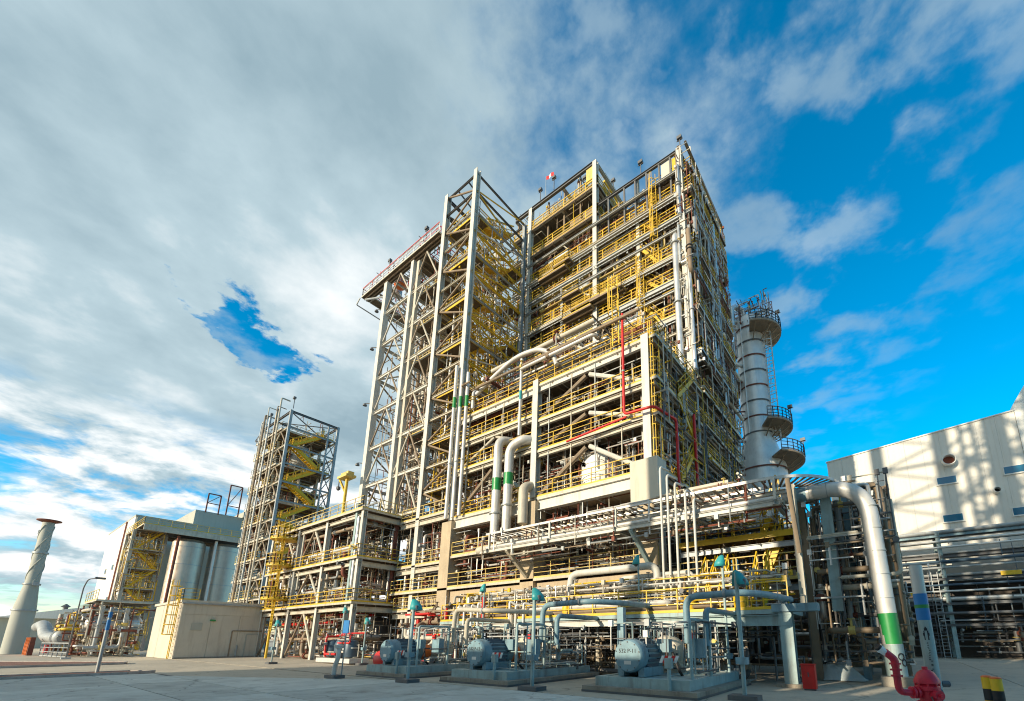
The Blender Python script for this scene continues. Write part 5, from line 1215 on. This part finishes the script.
# ------------------------------------------------------------------ white building with silos, far left
wb = thing('white_building', (-122,24,0), 'tall white clad building at far left behind the silos', 'building')
for k in range(7):
    x1 = -110-3.65*k; x0 = x1-3.65
    obj('wall_panel', MB().box(x0+0.01,x1-0.01,14.3,14.5,0,6.6), 'wallw', wb); obj('wall_panel', MB().box(x0+0.01,x1-0.01,14.3,14.5,6.64,23.5-(0.0)), 'wallw', wb)
for k in range(7):
    y0 = 14.5+3.3*k
    obj('wall_panel', MB().box(-110.0,-109.8,y0+0.01,y0+3.29,0,23.5), 'wallg', wb)  # grey-green puts the shade of this side into its colour
obj('roof', MB().box(-135.6,-109.75,14.25,37.6,23.5,23.8), 'wallg', wb)
obj('wall', MB().box(-135.5,-110.05,14.55,37.4,0,23.4), 'wallg', wb)
obj('upper_storey', MB().box(-130,-112,22.5,36,23.8,27.2), 'wallg', wb); obj('upper_storey', MB().box(-126,-111,30,37,27.2,28.4), 'wallg', wb)
for k, (x, z) in enumerate(((-117,16),(-121,15.2),(-119,9),(-124,8.2),(-128,15))):
    w = obj('window', MB().box(x-0.6,x+0.6,14.2,14.29,z-0.5,z+0.5), 'wallg', wb); obj('pane', MB().box(x-0.5,x+0.5,14.16,14.19,z-0.4,z+0.4), 'glass', w)
obj('downpipe', MB().tube((-116.2,14.15,0.2),(-116.2,14.15,23.4),0.12,8), 'rust', wb)
for x, y, h in ((-112,24,31),(-111,27,33.5)): obj('roof_frame', MB().bar((x,y,27),(x,y,h),0.2).bar((x,y+2,27),(x,y+2,h),0.2).bar((x,y,h),(x,y+2,h),0.2).bar((x,y,29),(x,y+2,29),0.15).bar((x,y,29),(x,y+2,h),0.12), 'rust', wb)
sf = thing('access_tower', (-99,18,0), 'steel stair frame with yellow stairs beside the silos', 'steel frame')
for x in (-104.5,-99.5):
    for y in (13.2,17.0): column(sf, x, y, 0, 19.2, 0.42, 'grey' if y > 15 else 'cream', 'box')
for i in range(6):
    z = 3.2*(i+1)
    for y in (13.2,17): beam(sf, (-104.5,y,z),(-99.5,y,z),0.22,0.3,'cream')
    for x in (-104.5,-99.5): beam(sf, (x,13.2,z),(x,17,z),0.22,0.3,'brown')
    platform(sf, -104.3,-99.3,13.3,16.9,z+0.2,'fr','byellow',joist=None)
    brace(sf, (-104.5,13.2,z-3.1),(-99.5,13.2,z),0.1,'cream'); brace(sf, (-99.5,13.2,z-3.1),(-104.5,13.2,z),0.1,'brown')
    stair(sf, (-99.9,13.6 if i%2 else 16.6,z-3),(-99.9,16.6 if i%2 else 13.6,z+0.2),0.9,'byellow','Y')
platform(sf, -108,-94.8,13.4,27.5,19.6,'fr','byellow',jsp=2); obj('fascia', MB().box(-94.7,-94.5,13.4,27.6,18.6,19.5), 'cream', sf)
beam(sf, (-98.8,17,19.0),(-98.8,30,19.0),0.4,0.6,'dgrey')
for y0, lab in ((19.7,'left of two tall stainless silos beside the white building'),(24.6,'right of two tall stainless silos, partly behind the frame tower')):
    s = thing('silo', (-97.5,y0,0), lab, 'silo', 'stainless silos')
    obj('shell', MB().lathe([(2.15,0),(2.15,17.8),(1.8,18.3),(0.3,18.5),(0.05,18.5)],(-97.5,y0,0),'Z',36), 'steel', s)
    for k in range(6): obj('seam_band', MB().lathe([(2.15,3*k+1.95),(2.185,3*k+1.95),(2.185,3*k+2.05),(2.15,3*k+2.05)],(-97.5,y0,0),'Z',36,cap=False), 'grey', s)
    obj('riser', MB().tube((-95.5,y0-1.9,0),(-95.5,y0-1.9,18.5),0.2,10), 'rust' if y0 < 22 else 'pale', s)
    None and railing(s, [(-99,y0-1.5,19.3),(-96,y0-1.5,19.3),(-96,y0+1.5,19.3)], 'dgrey')
ex = thing('heat_exchanger', (-74,10.5,0), 'silver horizontal exchanger on tall legs left of the box building', 'vessel')
vessel(ex, (-72,9.6,3.4), 1.0, 3.6, 'Y', 'silver', 'shell'); vessel(ex, (-75,9.8,2.9), 0.7, 3, 'Y', 'grey', 'shell')
for x in (-73.5,-72,-70.5,-75.5,-69.5): 
    for y in (8.0,10.4): obj('leg', MB().bar((x,y,0),(x,y,2.7),0.2), 'cream', ex)
platform(ex, -77,-69,7.6,12.4,5.9,'f','cyellow',joist=None)
clutter(ex, (-77,-66.5,7.2,11,0.2,5.2), 46, 93, ('cream','pale','rust','grey','brown'), 0.06, 0.2, 0.6)
small_bore(ex, (-80,-66,7.4,12,0.2,5.6), 110, 281, ('cream','rust','grey','brown','cyellow'), 0.03, 0.07)
small_bore(sf, (-104.5,-99.2,13,17,0.5,19), 260, 282, ('cyellow','yellow','brown','cream'), 0.04, 0.08)
# flue stack
fs = thing('flue_stack', (-90.6,4.06,0), 'grey flue stack on a flared base at the left edge', 'chimney')
obj('shell', MB().lathe([(1.0,0),(0.98,5.2),(0.92,6.0),(0.64,8.6),(0.6,9.0),(0.54,16.9),(0.52,17.0)],(-90.6,4.06,0),'Z',32), 'wallg', fs)
obj('rim', MB().lathe([(0.6,16.9),(1.1,17.1),(1.1,17.22),(0.6,17.22)],(-90.6,4.06,0),'Z',32), 'rust', fs)
for z, r in ((5.4,0.98),(8.7,0.63),(12.8,0.57)): obj('hoop', MB().lathe([(r,z-0.1),(r+0.14,z-0.1),(r+0.14,z+0.1),(r,z+0.1)],(-90.6,4.06,0),'Z',32,cap=False), 'grey', fs)
for s in range(3):
    pts = [(-90.6+(0.63-0.004*k)*math.cos(R(s*120+22*k)), 4.06+(0.63-0.004*k)*math.sin(R(s*120+22*k)), 9.0+0.5*k) for k in range(16)]
    obj('strake', MB().path(pts,0.06,5,bend=0.1,seg=1), 'wallg', fs)
for k, (z, a) in enumerate(((8.7,200),(8.7,20),(11,200),(14,200),(15.6,210))): obj('lug', MB().box(-90.6+0.8*math.cos(R(a))-0.25,-90.6+0.8*math.cos(R(a))+0.25,4.06+0.8*math.sin(R(a))-0.25,4.06+0.8*math.sin(R(a))+0.25,z-0.2,z+0.3), 'grey', fs)
ds = thing('duct_line', (-80,5.5,0), 'grey elbowed duct and drums on red supports beside the flue stack', 'duct')
obj('duct', MB().path([(-88,5.4,3.3),(-85,5.6,3.6),(-82.5,5.8,2.0),(-75,6.6,1.9)],0.6,18,bend=2.0), 'grey', ds)
vessel(ds, (-76.5,6.6,2.0), 0.9, 2.4, 'X', 'grey', 'drum')
for x in (-86.5,-85,-83.5,-82.2,-80.6): obj('support', MB().box(x-0.25,x+0.25,4.6,5.0,0,1.4).box(x-0.15,x+0.15,4.62,4.98,1.4,2.0), 'orange' if x < -82 else 'rust', ds)
obj('red_cradle', MB().box(-77.6,-75.4,5.5,5.8,0.3,1.2), 'red', ds)
clutter(ds, (-81,-70,6,9,0.4,4.6), 34, 94, ('yellow','cream','grey','rust','pale'), 0.06, 0.2, 0.4)
railing(ds, [(-76,5.2,0),(-66,6.2,0)], 'grey', 1.4, 1.6, 0.08)
sd = thing('long_shed', (-180,14,0), 'long low white-roofed shed on the horizon at far left', 'shed')
obj('wall', MB().box(-230,-150,4,30,0,6.2), 'wallg', sd); obj('roof', MB().prism([(-231,3,6.2),(-231,31,6.2),(-231,17,9.4)],(82,0,0)), 'wallw', sd); obj('fascia', MB().box(-231,-148.9,2.8,2.98,5.7,6.3), 'dgrey', sd)
for k in range(4): obj('roof_vent', MB().lathe([(0.4,0),(0.4,1.0),(0.8,1.2),(0.1,1.8)],(-150.2,7+5.2*k,7.2+0.5*k),'Z',10), 'dgrey', sd)
for x, y, h, lab in ((-63.0,5.9,7.4,'tall dark street lamp with a bent arm before the white building'),(-140,5.6,16.5,'distant slim street lamp beside the flue stack')):
    t = thing('street_lamp', (x,y,0), lab, 'lamp', 'street lamps')
    obj('pole', MB().path([(x,y,0),(x,y,h-0.8),(x+0.1,y+0.15,h),(x+0.6,y+0.7,h+0.1)],0.05 if x > -100 else 0.1,8,bend=0.25), 'dgrey', t)
    obj('lamp_head', MB().box(x+0.4,x+0.8,y+0.5,y+1.2,h+0.02,h+0.2), 'dgrey', t); obj('foot', MB().box(x-0.3,x+0.3,y-0.3,y+0.3,0,0.15), 'grey', t)
bpst = thing('marker_post', (-34,4.35,0), 'slim grey marker post with blue bands in the gravel bed', 'pole')
obj('post', MB().tube((-34,4.35,0),(-34,4.35,3.4),0.075,12), 'grey', bpst); obj('band', MB().tube((-34,4.35,2.2),(-34,4.35,2.75),0.08,12), 'blue', bpst); obj('band', MB().tube((-34,4.35,2.85),(-34,4.35,3.15),0.08,12), 'blue', bpst)
# building behind the viewpoint that keeps the foreground in shade
sbld = thing('rear_building', (0,-25,0), 'plain low building behind the viewpoint shading the forecourt', 'building')
obj('wall', MB().box(-37,60,-30,-9,0,7.6), 'wallr', sbld); obj('roof_edge', MB().box(-37.2,60.2,-30.2,-8.8,7.6,8.0), 'wallg', sbld)
rtw = thing('rear_tower', (-8,-14,0), 'open braced steel tower behind the viewpoint, seen only as a shadow on the pale wall', 'steel tower')
SH = 0.25/0.97; YR = -12.0
def wx(xw): return xw - (RBY-YR)*SH          # tower X whose shadow falls at xw on the pale wall
DZ = (RBY-YR)/0.97*math.tan(SUN_EL)
cols = [(0.5,1.2),(6.6,1.5),(11.0,1.5),(14.5,1.5)]
for xw, w in cols: obj('column', MB().box(wx(xw)-w/2,wx(xw)+w/2,YR-0.4,YR+0.4,0,DZ+32), 'grey', rtw)
for i in range(5):
    z = DZ+8.5+4.3*i
    for (a, wa), (b_, wb_) in zip(cols[:-1], cols[1:]):
        xa, xb = wx(a)+wa/2, wx(b_)-wb_/2
        obj('beam', MB().bar((xa,YR,z),(xb,YR,z),0.3,0.34), 'grey', rtw)
        obj('brace', MB().bar((xa,YR,z+0.2),(xb,YR,z+2.0),0.22), 'grey', rtw); obj('brace', MB().bar((xa,YR,z+4.0),(xb,YR,z+2.3),0.22), 'grey', rtw)
obj('shade_screen', MB().box(wx(7.6),wx(8.6),YR-1.5,YR-0.5,0,DZ+11.0), 'wallg', rtw); obj('shade_screen', MB().box(wx(11.0),wx(45),YR-1.5,YR-0.5,0,DZ+11.0), 'wallg', rtw)  # unseen screens added to shade the pipe rack; gap leaves the thick pipe lit
for k, xw in enumerate((8.6, 9.6, 12.2, 13.2)):
    obj('column', MB().box(wx(xw)-0.2,wx(xw)+0.2,YR+0.5,YR+0.9,0,DZ+30-2*k), 'grey', rtw)
for k in range(11):
    z = DZ+9+1.9*k
    obj('railing', MB().bar((wx(8.4),YR+1.0,z),(wx(15),YR+1.0,z),0.3 if k % 3 == 0 else 0.14,0.6 if k % 3 == 0 else 0.16), 'grey', rtw)
for k in range(6): obj('brace', MB().bar((wx(7.6),YR+0.7,DZ+9+3.4*k),(wx(10.4),YR+0.7,DZ+12.2+3.4*k),0.25), 'grey', rtw); obj('brace', MB().bar((wx(13.6),YR+0.7,DZ+9+3.4*k),(wx(11.4),YR+0.7,DZ+12.2+3.4*k),0.25), 'grey', rtw)
